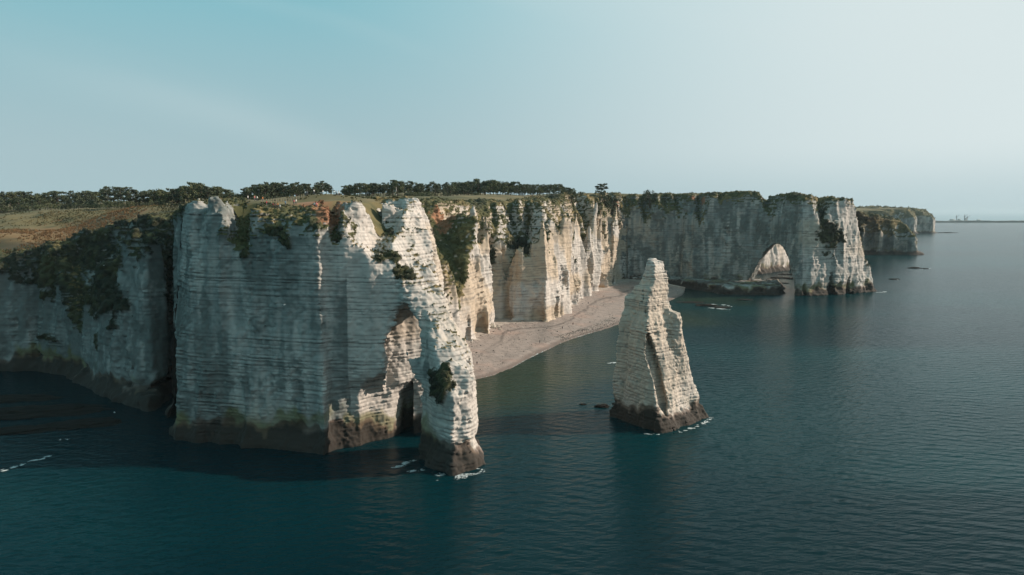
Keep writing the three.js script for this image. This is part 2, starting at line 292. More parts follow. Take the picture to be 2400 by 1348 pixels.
// ---------------------------------------------------------------- meshing a solid: sparse surface nets
function netMesh(box, cell, f, rough, skip) {
  const [x0, y0, z0, x1, y1, z1] = box, N = 8, S = N + 1, bs = N * cell;
  const nx = Math.ceil((x1 - x0) / bs), ny = Math.ceil((y1 - y0) / bs), nz = Math.ceil((z1 - z0) / bs), half = bs * 0.87;
  const blocks = new Map(), CX = nx * N + 2, CY = ny * N + 2, key = (i, j, k) => (k * CY + j) * CX + i;
  for (let bk = 0; bk < nz; bk++) for (let bi = 0; bi < nx; bi++) {
    const xc = x0 + (bi + 0.5) * bs, zc = z0 + (bk + 0.5) * bs;
    if (skip && skip(xc, zc, half)) continue;
    for (let bj = 0; bj < ny; bj++) {
      const yc = y0 + (bj + 0.5) * bs, lo = f(xc, yc, zc, false);
      if (lo > half + 15 || lo < -half - 15) continue;
      const d = f(xc, yc, zc, true);
      if (d > half * 1.9 + 1.5 || d < -half * 1.9 - 1.5) continue;
      const v = new Float32Array(S * S * S); let neg = 0;
      for (let k = 0, n = 0; k < S; k++) for (let j = 0; j < S; j++) for (let i = 0; i < S; i++, n++) {
        const x = x0 + (bi * N + i) * cell, y = y0 + (bj * N + j) * cell, z = z0 + (bk * N + k) * cell;
        let q = f(x, y, z, true); if (q < 2 && q > -2) q += rough(x, y, z);
        v[n] = q; if (q < 0) neg++;
      }
      if (neg && neg < S * S * S) blocks.set((bk * ny + bj) * nx + bi, v);
    }
  }
  const pos = [], cells = new Map(), index = [];
  for (const [id, v] of blocks) {
    const bi = id % nx, bj = Math.floor(id / nx) % ny, bk = Math.floor(id / nx / ny);
    for (let k = 0; k < N; k++) for (let j = 0; j < N; j++) for (let i = 0; i < N; i++) {
      const o = (k * S + j) * S + i; let m = 0;
      for (let c = 0; c < 8; c++) if (v[o + (c & 1) + (c >> 1 & 1) * S + (c >> 2) * S * S] < 0) m |= 1 << c;
      if (m === 0 || m === 255) continue;
      let sx = 0, sy = 0, sz = 0, n = 0;
      for (let c = 0; c < 8; c++) for (let a = 0; a < 3; a++) {
        if (c >> a & 1) continue; const e = c | 1 << a; if ((m >> c & 1) === (m >> e & 1)) continue;
        const va = v[o + (c & 1) + (c >> 1 & 1) * S + (c >> 2) * S * S], vb = v[o + (e & 1) + (e >> 1 & 1) * S + (e >> 2) * S * S], t = va / (va - vb);
        sx += (c & 1) + (a === 0 ? t : 0); sy += (c >> 1 & 1) + (a === 1 ? t : 0); sz += (c >> 2) + (a === 2 ? t : 0); n++;
      }
      const I = bi * N + i, J = bj * N + j, K = bk * N + k;
      cells.set(key(I, J, K), pos.length / 3);
      pos.push(x0 + (I + sx / n) * cell, y0 + (J + sy / n) * cell, z0 + (K + sz / n) * cell);
    }
  }
  for (const [id, v] of blocks) {
    const bi = id % nx, bj = Math.floor(id / nx) % ny, bk = Math.floor(id / nx / ny);
    for (let k = 0; k < N; k++) for (let j = 0; j < N; j++) for (let i = 0; i < N; i++) {
      const o = (k * S + j) * S + i, s = v[o] < 0, I = bi * N + i, J = bj * N + j, K = bk * N + k;
      for (let a = 0; a < 3; a++) {
        if ((v[o + (a === 0 ? 1 : a === 1 ? S : S * S)] < 0) === s) continue;
        const u = (a + 1) % 3, w = (a + 2) % 3, du = [0, 0, 0], dw = [0, 0, 0]; du[u] = 1; dw[w] = 1;
        const q0 = cells.get(key(I, J, K)), q1 = cells.get(key(I - du[0], J - du[1], K - du[2])), q2 = cells.get(key(I - du[0] - dw[0], J - du[1] - dw[1], K - du[2] - dw[2])), q3 = cells.get(key(I - dw[0], J - dw[1], K - dw[2]));
        if (q0 === undefined || q1 === undefined || q2 === undefined || q3 === undefined) continue;
        if (s) index.push(q0, q1, q2, q0, q2, q3); else index.push(q0, q2, q1, q0, q3, q2);
      }
    }
  }
  return { pos: new Float32Array(pos), index };
}
function normalsOf(pos, index) { const g = new THREE.BufferGeometry(); g.setAttribute('position', new THREE.BufferAttribute(pos, 3)); g.setIndex(index); g.computeVertexNormals(); return g.attributes.normal.array; }

// ---------------------------------------------------------------- what the surfaces are made of
const rockMat = new THREE.MeshStandardMaterial({ vertexColors: true, roughness: 0.95 });
const turfMat = new THREE.MeshStandardMaterial({ vertexColors: true, roughness: 1 });
const C = {
  chalk: [0.43, 0.395, 0.36], cream: [0.39, 0.31, 0.225], grey: [0.20, 0.215, 0.205], stainShade: [0.10, 0.112, 0.105], flint: [0.10, 0.095, 0.09], ochre: [0.50, 0.25, 0.09], clay: [0.25, 0.115, 0.062],
  weed: [0.020, 0.016, 0.012], algae: [0.135, 0.125, 0.05], rust: [0.07, 0.038, 0.024],
  grass: [0.060, 0.060, 0.021], dry: [0.145, 0.11, 0.046], dark: [0.021, 0.025, 0.014], bracken: [0.185, 0.108, 0.05], path: [0.36, 0.29, 0.2],
};
const blend = (a, b, t) => { for (let n = 0; n < 3; n++) a[n] += (b[n] - a[n]) * t; return a; };
// patches of plants and of stained stone, each where the photograph shows it: place, radius
const plants = [], bare = [], ochres = [], clays = [];
const spot = (list, px, py, d, r, sy = 1) => { const p = P(px, py, d); list.push([...p, list === plants && d < 270 ? r * 0.78 : r, sy]); };
spot(plants, 905, 618, 226, 5, 0.8); spot(plants, 940, 640, 222, 4, 0.7); spot(plants, 1030, 890, 204, 5.5, 1.0); spot(plants, 1045, 870, 204, 4, 1.3); spot(plants, 1010, 905, 203, 3.5, 0.7);
spot(plants, 572, 592, 223, 4, 0.9); spot(plants, 600, 612, 217, 4, 0.35); spot(plants, 660, 560, 217, 2.6, 2); spot(plants, 655, 620, 216, 2, 2.2); spot(plants, 640, 540, 218, 3.5, 0.8); spot(plants, 790, 545, 218, 2, 2);
spot(plants, 905, 546, 240, 3, 0.7); spot(plants, 985, 540, 270, 3, 1);
spot(plants, 1945, 555, 655, 12, 1.3); spot(plants, 1925, 520, 660, 7, 1.3); spot(plants, 1215, 585, 494, 7, 1.7); spot(plants, 1150, 600, 470, 5, 1);
spot(plants, 285, 620, 300, 14, 0.5); spot(plants, 230, 640, 312, 13, 0.7); spot(plants, 330, 690, 295, 13, 0.6); spot(plants, 260, 690, 303, 15, 0.55); spot(plants, 370, 640, 295, 7, 1.8); spot(plants, 400, 600, 298, 8, 1.2); spot(plants, 180, 600, 330, 12, 0.9); spot(plants, 120, 640, 335, 10, 1.0); spot(plants, 300, 750, 290, 6, 1); spot(plants, 415, 690, 285, 5, 0.7); spot(plants, 390, 730, 285, 4, 1.6); spot(plants, 120, 820, 330, 9, 0.8); spot(plants, 250, 800, 300, 5, 0.8); spot(plants, 210, 690, 312, 8, 0.7);
spot(bare, 505, 480, 233, 7, 1.4); spot(bare, 458, 490, 233, 6, 1.2); spot(bare, 960, 490, 262, 6, 1.4); spot(bare, 1108, 500, 452, 4, 1.5); spot(bare, 835, 492, 230, 5, 0.8); spot(bare, 992, 510, 278, 5, 1);
spot(ochres, 1065, 690, 388, 3.5, 3.2); spot(ochres, 1092, 700, 408, 4, 3); spot(ochres, 1062, 770, 388, 4, 2); spot(ochres, 1340, 690, 600, 6, 2); spot(ochres, 1400, 674, 690, 18, 0.3); spot(ochres, 1120, 780, 430, 6, 0.5);
spot(clays, 1044, 497, 420, 8, 0.9); spot(clays, 1038, 525, 412, 5, 1.1); spot(clays, 775, 486, 232, 6, 0.8); spot(clays, 770, 505, 224, 4, 1.2); spot(clays, 730, 476, 240, 5, 0.4); spot(clays, 1440, 475, 765, 7, 1);
spot(clays, 1650, 470, 755, 3, 1.5); spot(clays, 1625, 465, 760, 3, 1); spot(clays, 1735, 462, 745, 3, 1);
function near(list, x, y, z, fray) {
  let m = -1e3; for (const s of list) { const dx = x - s[0], dy = (y - s[1]) / s[4], dz = (z - s[2]) * 0.6, r = s[3] * 1.6; if (dx > r || dx < -r || dz > r || dz < -r) continue; const q = 1 - Math.sqrt(dx * dx + dy * dy + dz * dz) / s[3]; if (q > m) m = q; }
  return m > -900 ? m + fray : m;
}
const isFin = (x, z) => x > -44 && z > -268 && x < 20;
const isLeft = (x, z) => x < -98 && z > -420;
// 0 rock, 1 grass, 2 bushes, also the left turf slope whose shade is painted in
function cover(x, y, z, ny) {
  if (y < 14) return 0;
  const fray = 0.55 * fbm3(x / 3.2, y / 2.2, z / 3.2, 3) + 0.35 * n3(x / 9, y / 7, z / 9);
  if (near(bare, x, y, z, fray * 0.4) > 0) return ny > 0.86 && fray > 0.1 ? 1 : 0;
  if (near(plants, x, y, z, fray * (isLeft(x, z) ? 1.1 : 1.7)) > 0.12) return 2;
  const inGully = x > -75 && x < 12 && z < -318 && z > -425, lim = isFin(x, z) ? 0.9 : isLeft(x, z) ? 0.30 : inGully ? 0.24 : 0.36, under = inGrid(x, z) ? look(gH, x, z) - y : 0;
  if (ny + fray * 0.3 > lim && under < (inGully ? 4 : 3.2) + 3 * fray) return isLeft(x, z) && ny < 0.8 + 0.25 * fray ? 2 : 1;  // steep left turf takes the dark bush tone as painted shade
  return 0;
}
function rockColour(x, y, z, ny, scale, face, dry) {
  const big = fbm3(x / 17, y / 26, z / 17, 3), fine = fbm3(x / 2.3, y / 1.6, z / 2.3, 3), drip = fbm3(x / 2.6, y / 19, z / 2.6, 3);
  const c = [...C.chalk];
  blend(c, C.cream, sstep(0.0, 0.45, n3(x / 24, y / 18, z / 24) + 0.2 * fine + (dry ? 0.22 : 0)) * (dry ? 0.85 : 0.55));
  const ageShade = face + 0.5 * big + 0.55 * drip + 0.25 * fine;  // noise is weathering; face paints shade into the walls turned from the sun
  blend(c, C.grey, sstep(0.05, 0.6, ageShade) * 0.9);
  blend(c, C.stainShade, sstep(0.42, 0.8, ageShade + 0.4 * n3(x / 6, y / 9, z / 6) + 0.45 * fine) * 0.85);
  const fl = FLINT[bedAt(x, y, z, scale)] * sstep(-0.6, 0.1, n3(x / 6, y / 0.9, z / 6) + 0.45 * fine);
  blend(c, C.flint, fl * 0.78);
  const oc = near(ochres, x, y, z, 0.5 * drip + 0.3 * fine); if (oc > 0.05) blend(c, C.ochre, clamp(oc * 2) * (0.55 + 0.45 * drip));
  const cl = near(clays, x, y, z, 0.7 * fine); if (cl > 0.1) blend(c, C.clay, clamp(cl * 4) * 0.9);
  const m = 1 + 0.35 * fine; c[0] *= m; c[1] *= m; c[2] *= m;
  const tide = y + (dry ? 30 : 0) - 2.6 * n3(x / 7, 1, z / 7) - 1.6 * n3(x / 1.9, y / 2.5, z / 1.9) - 1.2 * drip;
  blend(c, C.algae, sstep(10.5, 8, tide + 2.2 * n3(x / 3, y / 5, z / 3)) * 0.8 * sstep(-0.15, 0.3, n3(x / 9, y / 14, z / 9) + (x > -48 && x < 20 ? 0.3 : -0.12)));
  blend(c, C.rust, sstep(6.6, 5.4, tide) * 0.8);
  blend(c, C.weed, sstep(5.2, 4.0, tide + fine) * 0.92);
  return c;
}
function turfColour(x, y, z, bush) {
  const a = fbm3(x / 11, y / 9, z / 11, 3), b = fbm3(x / 1.7, y / 1.5, z / 1.7, 2), d = n3(x / 45, 1, z / 45);
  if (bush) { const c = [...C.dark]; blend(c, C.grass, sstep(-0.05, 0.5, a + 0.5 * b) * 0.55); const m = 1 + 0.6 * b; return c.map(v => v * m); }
  const c = [...C.grass]; blend(c, C.dry, sstep(0.0, 0.5, a + 0.35 * b + 0.3 * d)); blend(c, C.dark, sstep(0.12, 0.5, -a + 0.4 * b) * 0.75);
  const cl = near(clays, x, y, z, 0.7 * b); if (cl > 0.1) blend(c, C.clay, clamp(cl * 4) * 0.85);
  const m = 1 + 0.5 * b; return c.map(v => v * m);
}
// leaf sprays on the bushes and blades on the turf of a cliff
const sprayGeo = [1, 2].map(k => { const p = []; for (let i = 0; i < (k === 2 ? 16 : 12); i++) { const d = new THREE.Vector3(rr(-1, 1), rr(k === 2 ? -0.7 : -0.1, 1), rr(-1, 1)).normalize().multiplyScalar(rr(0.15, k === 2 ? 0.62 : 0.3)), u = new THREE.Vector3(rr(-1, 1), rr(-1, 1), rr(-1, 1)).normalize().multiplyScalar(rr(0.1, 0.24)), w = k === 2 ? new THREE.Vector3(rr(-1, 1), rr(-1, 1), rr(-1, 1)).normalize().multiplyScalar(rr(0.14, 0.3)) : new THREE.Vector3(rr(-0.2, 0.2), rr(0.3, 0.7), rr(-0.2, 0.2)); for (const q of [u.clone().negate(), u, w]) p.push(d.x + q.x, d.y + q.y, d.z + q.z); } const g = new THREE.BufferGeometry(); g.setAttribute('position', new THREE.Float32BufferAttribute(p, 3)); g.computeVertexNormals(); return g; });
const sprayMat = new THREE.MeshStandardMaterial({ color: 0xffffff, roughness: 1, side: THREE.DoubleSide });
function sprout(g, k, pos, nr, out, ids, scale) {
  const list = [], per = (k === 2 ? 1.0 : 0.5) / (scale * scale), size = (k === 2 ? 0.75 : 0.6) * scale;
  for (let t = 0; t < out.length; t += 3) {
    const a = ids[out[t]] * 3, b = ids[out[t + 1]] * 3, c = ids[out[t + 2]] * 3, ux = pos[b] - pos[a], uy = pos[b + 1] - pos[a + 1], uz = pos[b + 2] - pos[a + 2], vx = pos[c] - pos[a], vy = pos[c + 1] - pos[a + 1], vz = pos[c + 2] - pos[a + 2];
    const area = 0.5 * Math.hypot(uy * vz - uz * vy, uz * vx - ux * vz, ux * vy - uy * vx); if (rnd() < area * per) list.push(a);
  }
  if (list.length < 20) return;
  const im = new THREE.InstancedMesh(sprayGeo[k - 1], sprayMat, list.length), M = new THREE.Matrix4(), q = new THREE.Quaternion(), e = new THREE.Euler(), col = new THREE.Color();
  list.forEach((a, i) => { const s = size * rr(0.6, 1.4), x = pos[a], y = pos[a + 1], z = pos[a + 2], c = turfColour(x, y, z, k === 2), f = rr(0.6, 1.45); e.set(k === 2 ? rr(0, 6) : rr(-0.3, 0.3), rr(0, 6), k === 2 ? rr(0, 6) : rr(-0.3, 0.3)); M.compose(new THREE.Vector3(x, y, z), q.setFromEuler(e), new THREE.Vector3(s, s, s)); im.setMatrixAt(i, M); im.setColorAt(i, col.setRGB(Math.max(0.004, c[0] * f), Math.max(0.004, c[1] * f), Math.max(0.003, c[2] * f))); });
  im.name = k === 2 ? 'leaves' : 'grass_blades'; im.castShadow = im.receiveShadow = true; g.add(stuff(im));
}
// a cliff: the mesh of a solid, parted into stone and green by what grows where
function cliff(name, label, net, scale, face, names = ['rock_face', 'grass_slope', 'bush_and_shade_cover']) {
  const { pos, index } = net, n = pos.length / 3, nrm = normalsOf(pos, index), kind = new Uint8Array(n), col = new Float32Array(n * 3);
  for (let i = 0; i < n; i++) {
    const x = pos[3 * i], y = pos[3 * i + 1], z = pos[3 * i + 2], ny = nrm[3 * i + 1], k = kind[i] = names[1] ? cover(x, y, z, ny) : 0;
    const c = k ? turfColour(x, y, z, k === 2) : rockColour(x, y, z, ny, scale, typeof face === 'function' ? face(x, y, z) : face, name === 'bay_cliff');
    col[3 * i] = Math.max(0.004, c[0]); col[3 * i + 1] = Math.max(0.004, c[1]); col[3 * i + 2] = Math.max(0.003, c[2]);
    if (k) { const b = (k === 2 ? 0.9 : 0.45) * Math.min(1.6, scale) * (0.5 + n3(x / (0.9 * scale), y / (0.9 * scale), z / (0.9 * scale))) + (k === 2 ? 0.5 * n3(x / 2.7, y / 2.7, z / 2.7) : 0); for (let a = 0; a < 3; a++) pos[3 * i + a] += nrm[3 * i + a] * b; }
  }
  const nr = normalsOf(pos, index), g = base(name); tag(g, label, 'cliff');
  for (let k = 0; k < 3; k++) {
    if (!names[k]) continue;
    const map = new Int32Array(n).fill(-1), ids = [], out = [];
    for (let t = 0; t < index.length; t += 3) {
      const a = index[t], b = index[t + 1], c = index[t + 2], kk = kind[a] === kind[b] || kind[a] === kind[c] ? kind[a] : kind[b];
      if (kk !== k) continue;
      for (const q of [a, b, c]) { if (map[q] < 0) { map[q] = ids.length; ids.push(q); } out.push(map[q]); }
    }
    if (!out.length) continue;
    const geo = new THREE.BufferGeometry(), pick = s => { const o = new Float32Array(ids.length * 3); ids.forEach((q, i) => { o[3 * i] = s[3 * q]; o[3 * i + 1] = s[3 * q + 1]; o[3 * i + 2] = s[3 * q + 2]; }); return new THREE.BufferAttribute(o, 3); };
    geo.setAttribute('position', pick(pos)); geo.setAttribute('normal', pick(nr)); geo.setAttribute('color', pick(col)); geo.setIndex(out);
    const m = mesh(names[k], geo, k ? turfMat : rockMat, g);
    if (k) { stuff(m); sprout(g, k, pos, nr, out, ids, scale); }
  }
  console.log(name, n, index.length / 3);
  return g;
}
const rimLim = (x, z) => isLeft(x, z) ? -26 : x > -75 && x < 15 && z < -305 && z > -440 ? -62 : z > -300 ? -16 : -30;
const inland = (lim, out = 24) => (x, z, half) => look(gD, x, z) < rimLim(x, z) - 3 - half || look(gD, x, z) > out;
const Q = globalThis.__q ?? 1;
const T0 = Date.now();
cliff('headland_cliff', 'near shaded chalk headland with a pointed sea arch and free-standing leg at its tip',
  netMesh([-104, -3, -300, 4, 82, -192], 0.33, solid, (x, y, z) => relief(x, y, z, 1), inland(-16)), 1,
  (x, y, z) => x < -46 ? 0.46 : -0.04);  // shade painted into the front face, sunlit leg kept pale
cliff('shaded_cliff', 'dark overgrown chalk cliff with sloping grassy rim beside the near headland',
  netMesh([-318, -3, -420, -100.5, 80, -255], 0.6, solid, (x, y, z) => relief(x, y, z, 1.25), (x, z, h) => inland()(x, z, h) || (x > -104 && z > -300)), 1.25, 0.58);  // last value darkens the whole left cliff as painted shade
cliff('bay_cliff', 'row of sunlit fluted chalk buttresses behind the shingle beach',
  netMesh([-62, -1, -800, 108, 100, -300], 0.66, solid, (x, y, z) => relief(x, y, z, 1.5), inland(-18)), 1.5, -0.16);
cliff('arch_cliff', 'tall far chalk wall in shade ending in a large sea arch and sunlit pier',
  netMesh([106, -3, -815, 345, 104, -630], 0.8, solid, (x, y, z) => relief(x, y, z, 1.8), inland(-18, 95)), 1.8, (x, y, z) => x > 238 && z > -735 ? 0.0 : 0.44);  // shade painted into the wall, sunlit pier kept pale
cliff('distant_bay_cliff', 'low sunlit chalk shore seen through the large far arch',
  netMesh([225, -3, -1070, 418, 104, -814], 1.6, solid, (x, y, z) => relief(x, y, z, 2), inland(-18)), 2, -0.1);
console.log('cliffs', (Date.now() - T0) / 1000);

// ---------------------------------------------------------------- the plateau
{
  const xs = [], zs = [];
  for (let x = -2400; x < -330; x += 60) xs.push(x); for (let x = -330; x < 340; x += 3) xs.push(x); for (let x = 340; x <= 700; x += 30) xs.push(x);
  for (let z = -2900; z < -1060; z += 60) zs.push(z); for (let z = -1060; z < -840; z += 6) zs.push(z); for (let z = -840; z <= -215; z += 3) zs.push(z);
  const w = xs.length, pos = [], col = [], ind = [], ok = [];
  for (const z of zs) for (const x of xs) {
    const d = inGrid(x, z) ? look(gD, x, z) : sdPoly(coast, x, z), lim = rimLim(x, z);
    ok.push(d < lim);
    const y = d < 5 ? landH(x, z) - 0.45 * sstep(lim - 6, lim - 3, d) : 0;
    pos.push(x, y + (x > -330 && x < 340 ? 0.25 * n2(x / 2.1, z / 2.1) : 0), z);
    const c = turfColour(x, y, z, false), f = fbm2(x / 24, z / 24, 4);
    blend(c, C.dry, sstep(-0.1, 0.3, f + 0.25 * n2(x / 3, z / 3)) * 0.6);
    if (isLeft(x, z) || x < -150) {
      const p = P(115, 522, 400), e = 1 - Math.hypot((x - p[0]) / 42, (z - p[2]) / 50) + 0.9 * fbm2(x / 12, z / 12) + 0.3 * n2(x / 2.6, z / 2.6);
      blend(c, C.bracken, sstep(0.05, 0.4, e) * (0.65 + 0.35 * n2(x / 2.6, z / 2.6)));
      const p2 = P(90, 560, 372), e2 = 1 - Math.hypot((x - p2[0]) / 26, (z - p2[2]) / 14) + 0.6 * fbm2(x / 8, z / 8); blend(c, C.dark, sstep(0.1, 0.4, e2) * 0.8);
    }
    col.push(...c);
  }
  for (let j = 0; j < zs.length - 1; j++) for (let i = 0; i < w - 1; i++) { const a = j * w + i; if (ok[a] && ok[a + 1] && ok[a + w] && ok[a + w + 1]) ind.push(a, a + w, a + 1, a + 1, a + w, a + w + 1); }
  const g = new THREE.BufferGeometry(); g.setAttribute('position', new THREE.Float32BufferAttribute(pos, 3)); g.setAttribute('color', new THREE.Float32BufferAttribute(col, 3)); g.setIndex(ind); g.computeVertexNormals();
  put(structure(mesh('grassland', g, turfMat)));
}

// ---------------------------------------------------------------- the sea stack
{
  // picture rows: left and right outline of the stack
  const rows = [[610, 1507, 1562], [640, 1500, 1566], [664, 1494, 1567], [672, 1482, 1568], [700, 1466, 1571], [722, 1464, 1574], [760, 1450, 1582], [800, 1447, 1590], [850, 1445, 1607], [900, 1442, 1622], [945, 1438, 1636], [962, 1436, 1650], [975, 1434, 1662], [1012, 1429, 1668]];
  const D = 255, prof = rows.map(([py, l, r]) => { const a = P(l, py, D), b = P(r, py, D); return [a[1], a[0], b[0]]; }).reverse();
  prof[0][0] = -6;
  const at = y => { let i = 1; while (i < prof.length - 1 && prof[i][0] < y) i++; const a = prof[i - 1], b = prof[i], t = clamp((y - a[0]) / (b[0] - a[0])); return [mix(a[1], b[1], t), mix(a[2], b[2], t)]; };
  const topY = prof[prof.length - 1][0], sh = P(1580, 748, 253);
  const stackSolid = (x, y, z, fl) => {
    const [l, r] = at(y), hw = (r - l) / 2 * 1.05, cx = (l + r) / 2 , zc = -D, q = (x - cx), w = z - zc, dep = hw * 0.86 + 1;
    // a faceted plan: side planes, two front planes that meet in an edge, two back planes
    let d = Math.max(q - hw, -q - hw);
    const e = cx - hw * 0.25;
    d = smax(d, (-(q + hw) * 1.7 + w) / 1.97, 1.2); d = smax(d, ((q - hw) * 1.1 + w) / 1.49, 1.2);
    d = smax(d, (-(q + hw) * 0.9 - w) / 1.35, 1.2); d = smax(d, ((q - hw) * 0.9 - w) / 1.35, 1.2);
    d = smax(d * 0.95, (y - topY - 0.8 * n2(x / 1.6, z / 1.6)) * 0.8, 0.8);
    d = smin(d, smax(Math.hypot(x - sh[0] + (y - sh[1]) * 0.1, (z - sh[2])) - 2.7, Math.max(y - sh[1] - 2.5, 6 - y) * 0.8, 2), 3.4);
    if (fl) {
      d += (Math.abs(n3(x / 4.4, y / 30, z / 4.4)) * 2 - 0.6) * 0.8 + 0.45 * n3(x / 9, y / 16, z / 9) + 0.25 * n3(x / 2.1, y / 9, z / 2.1);
      // a tall cleft in the front
      const lean = -2.0 + (30 - y) * 0.085, c1 = Math.abs(x - (cx + lean)) - 1.9 * sstep(33, 22, y) * sstep(3, 8, y); if (w > 0) d = smax(d, -smax(c1, -(w - hw * 1.3 + 3.4 + 1.0 * Math.abs(x - e)), 0.6), 0.5);
    }
    return d;
  };
  const net = netMesh([22, -3, -284, 74, 60, -220], 0.25, stackSolid, (x, y, z) => 0.72 * relief(x, y, z, 1.0) - 0.18 * n3(x / 0.6, y / 0.5, z / 0.6));
  const g = cliff('sea_stack', 'tall pointed chalk needle standing alone in the sea with dark weedy foot', net, 1.0, 0.02, ['rock_face', null, null]);
  g.userData.category = 'sea stack';
}

// ---------------------------------------------------------------- far cliffs
{
  const far = (name, label, poly, top0, slope, box, cell, scale, face, drop, wid) => {
    const f = (x, y, z, fl) => {
      const d2 = sdPoly(poly, x, z), h = top0(x, z) - drop * Math.pow(clamp(1 + d2 / wid), 2) * (1 + (fl ? 0.7 * n2(x / 40, z / 40) : 0));
      let d = smax(d2 + slope * y - 2 - (y < 6 ? (6 - y) * 1.2 : 0), (y - h) * 0.8, 4);
      if (fl) d += (Math.abs(n3(x / 26, y / 120, z / 26)) * 2 - 0.6) * 5 + 3 * n3(x / 11, y / 40, z / 11);
      return d;
    };
    const wide = (x, y, z, fl) => { const v = f(x, y, z, fl); return fl ? v : v * 0.5; };
    return cliff(name, label, netMesh(box, cell, wide, (x, y, z) => relief(x, y, z, scale) * 1.2, (x, z, h) => { const q = sdPoly(poly, x, z); return q > 30 + h || q < -wid - 30 - h; }), scale, face);
  };
  const pc = [G(1900, 1330), G(2000, 1325), G(2080, 1322), G(2140, 1315), G(2150, 1325), [690, -1380], [660, -1500], [700, -1900], [300, -1900], [300, -1400]];
  const ht = (pts) => (x, z) => { let w = 0, s = 0; for (const p of pts) { const q = 1 / ((x - p[0]) ** 2 + (z - p[2]) ** 2 + 900); w += q; s += q * p[1]; } return s / w; };
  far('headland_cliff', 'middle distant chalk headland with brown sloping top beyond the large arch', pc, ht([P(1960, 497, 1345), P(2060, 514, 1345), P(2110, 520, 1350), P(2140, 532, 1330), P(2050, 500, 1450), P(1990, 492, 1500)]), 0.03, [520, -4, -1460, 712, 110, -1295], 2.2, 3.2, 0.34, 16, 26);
  const pf = [G(1900, 2850), G(2100, 2840), G(2142, 2830), G(2148, 2900), G(2185, 2890), G(2190, 2930), [1560, -3200], [1500, -4200], [700, -4200], [700, -2860]];
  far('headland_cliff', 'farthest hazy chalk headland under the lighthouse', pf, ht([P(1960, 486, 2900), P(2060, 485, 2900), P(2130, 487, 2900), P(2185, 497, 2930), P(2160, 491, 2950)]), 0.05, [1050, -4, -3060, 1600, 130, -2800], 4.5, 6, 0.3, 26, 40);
}

// ---------------------------------------------------------------- the beach
const shoreLine = [B(1060, 915), B(1118, 889), B(1160, 878), B(1200, 862), B(1245, 838), B(1270, 826), B(1310, 806), B(1345, 793), B(1400, 777), B(1445, 762), B(1485, 744), B(1520, 728), B(1550, 713), B(1580, 701), B(1598, 692), B(1604, 686)];
const footLine = [[-40, -318], B(1040, 830, 4), B(1078, 806, 4), B(1105, 790, 4), B(1140, 768, 4), B(1165, 757, 4), B(1200, 752, 4), B(1260, 748, 4), B(1310, 730, 4), B(1348, 708, 4), B(1356, 688, 4), B(1400, 676, 4), B(1440, 662, 4), B(1475, 656, 4), B(1545, 662, 4), B(1606, 680, 2)];
const alongLine = (line, t) => { const s = t * (line.length - 1), i = Math.min(line.length - 2, Math.floor(s)), f = s - i; return [mix(line[i][0], line[i + 1][0], f), mix(line[i][1], line[i + 1][1], f)]; };
const beachPoint = (t, s) => { const a = alongLine(shoreLine, t), b = alongLine(footLine, t); return [mix(a[0], b[0], s), mix(a[1], b[1], s)]; };
const beachY = s => s < 0 ? s * 9 : 3.9 * Math.pow(s, 0.75) + 0.25 * Math.exp(-(((s - 0.12) / 0.05) ** 2));
{
  const NT = 420, NS = 90, pos = [], col = [], ind = [];
  const sh = srgb(150, 126, 116);
  for (let i = 0; i <= NT; i++) for (let j = 0; j <= NS; j++) {
    const t = i / NT, s = -0.14 + 1.3 * j / NS, [x, z] = beachPoint(t, s), f = fbm2(x / 2.2, z / 2.2, 3), b = fbm2(x / 14, z / 14, 3);
    pos.push(x, beachY(s) + 0.10 * n2(x / 1.1, z / 1.1) + 0.12 * n2(x / 4, z / 4), z);
    const c = [0.215, 0.176, 0.155]; blend(c, [0.25, 0.18, 0.15], sstep(0.05, 0.45, b) * 0.8); const m = 1 + 0.45 * f; for (let n = 0; n < 3; n++) c[n] *= m;
    const wet = sstep(0.10, 0.03, s + 0.03 * b); blend(c, [0.11, 0.08, 0.066], wet * 0.8);
    const line = Math.abs(s - 0.62 - 0.10 * b - 0.05 * Math.sin(t * 23)), line2 = Math.abs(s - 0.5 - 0.12 * b);
    blend(c, [0.045, 0.035, 0.03], clamp(1 - line * 30 + 1.2 * f) * sstep(0.15, 0.3, t) * 0.75 * (t < 0.85 ? 1 : 0)); blend(c, [0.05, 0.04, 0.035], clamp(0.7 - line2 * 50 + 1.4 * f) * 0.5);
    const st = beachStreak(x, z); if (st > 0) blend(c, [0.05, 0.045, 0.038], clamp(st + 1.3 * f) * 0.75);
    blend(c, [0.45, 0.4, 0.34], sstep(0.86, 1.0, s + 0.2 * f) * 0.5);
    col.push(...c);
  }
  for (let i = 0; i < NT; i++) for (let j = 0; j < NS; j++) { const a = i * (NS + 1) + j; ind.push(a, a + 1, a + NS + 1, a + 1, a + NS + 2, a + NS + 1); }
  const g = new THREE.BufferGeometry(); g.setAttribute('position', new THREE.Float32BufferAttribute(pos, 3)); g.setAttribute('color', new THREE.Float32BufferAttribute(col, 3)); g.setIndex(ind); g.computeVertexNormals();
  put(structure(mesh('beach', g, new THREE.MeshStandardMaterial({ vertexColors: true, roughness: 0.9, side: THREE.DoubleSide }))));
}
function beachStreak(x, z) {     // weed and darker stones lying in a broken streak down the beach
  const a = B(1282, 752, 2.4), b = B(1268, 800, 1.2), ex = b[0] - a[0], ez = b[1] - a[1], t = clamp(((x - a[0]) * ex + (z - a[1]) * ez) / (ex * ex + ez * ez));
  return 0.3 - Math.hypot(x - a[0] - ex * t, z - a[1] - ez * t) / 9 * 0.6;
}

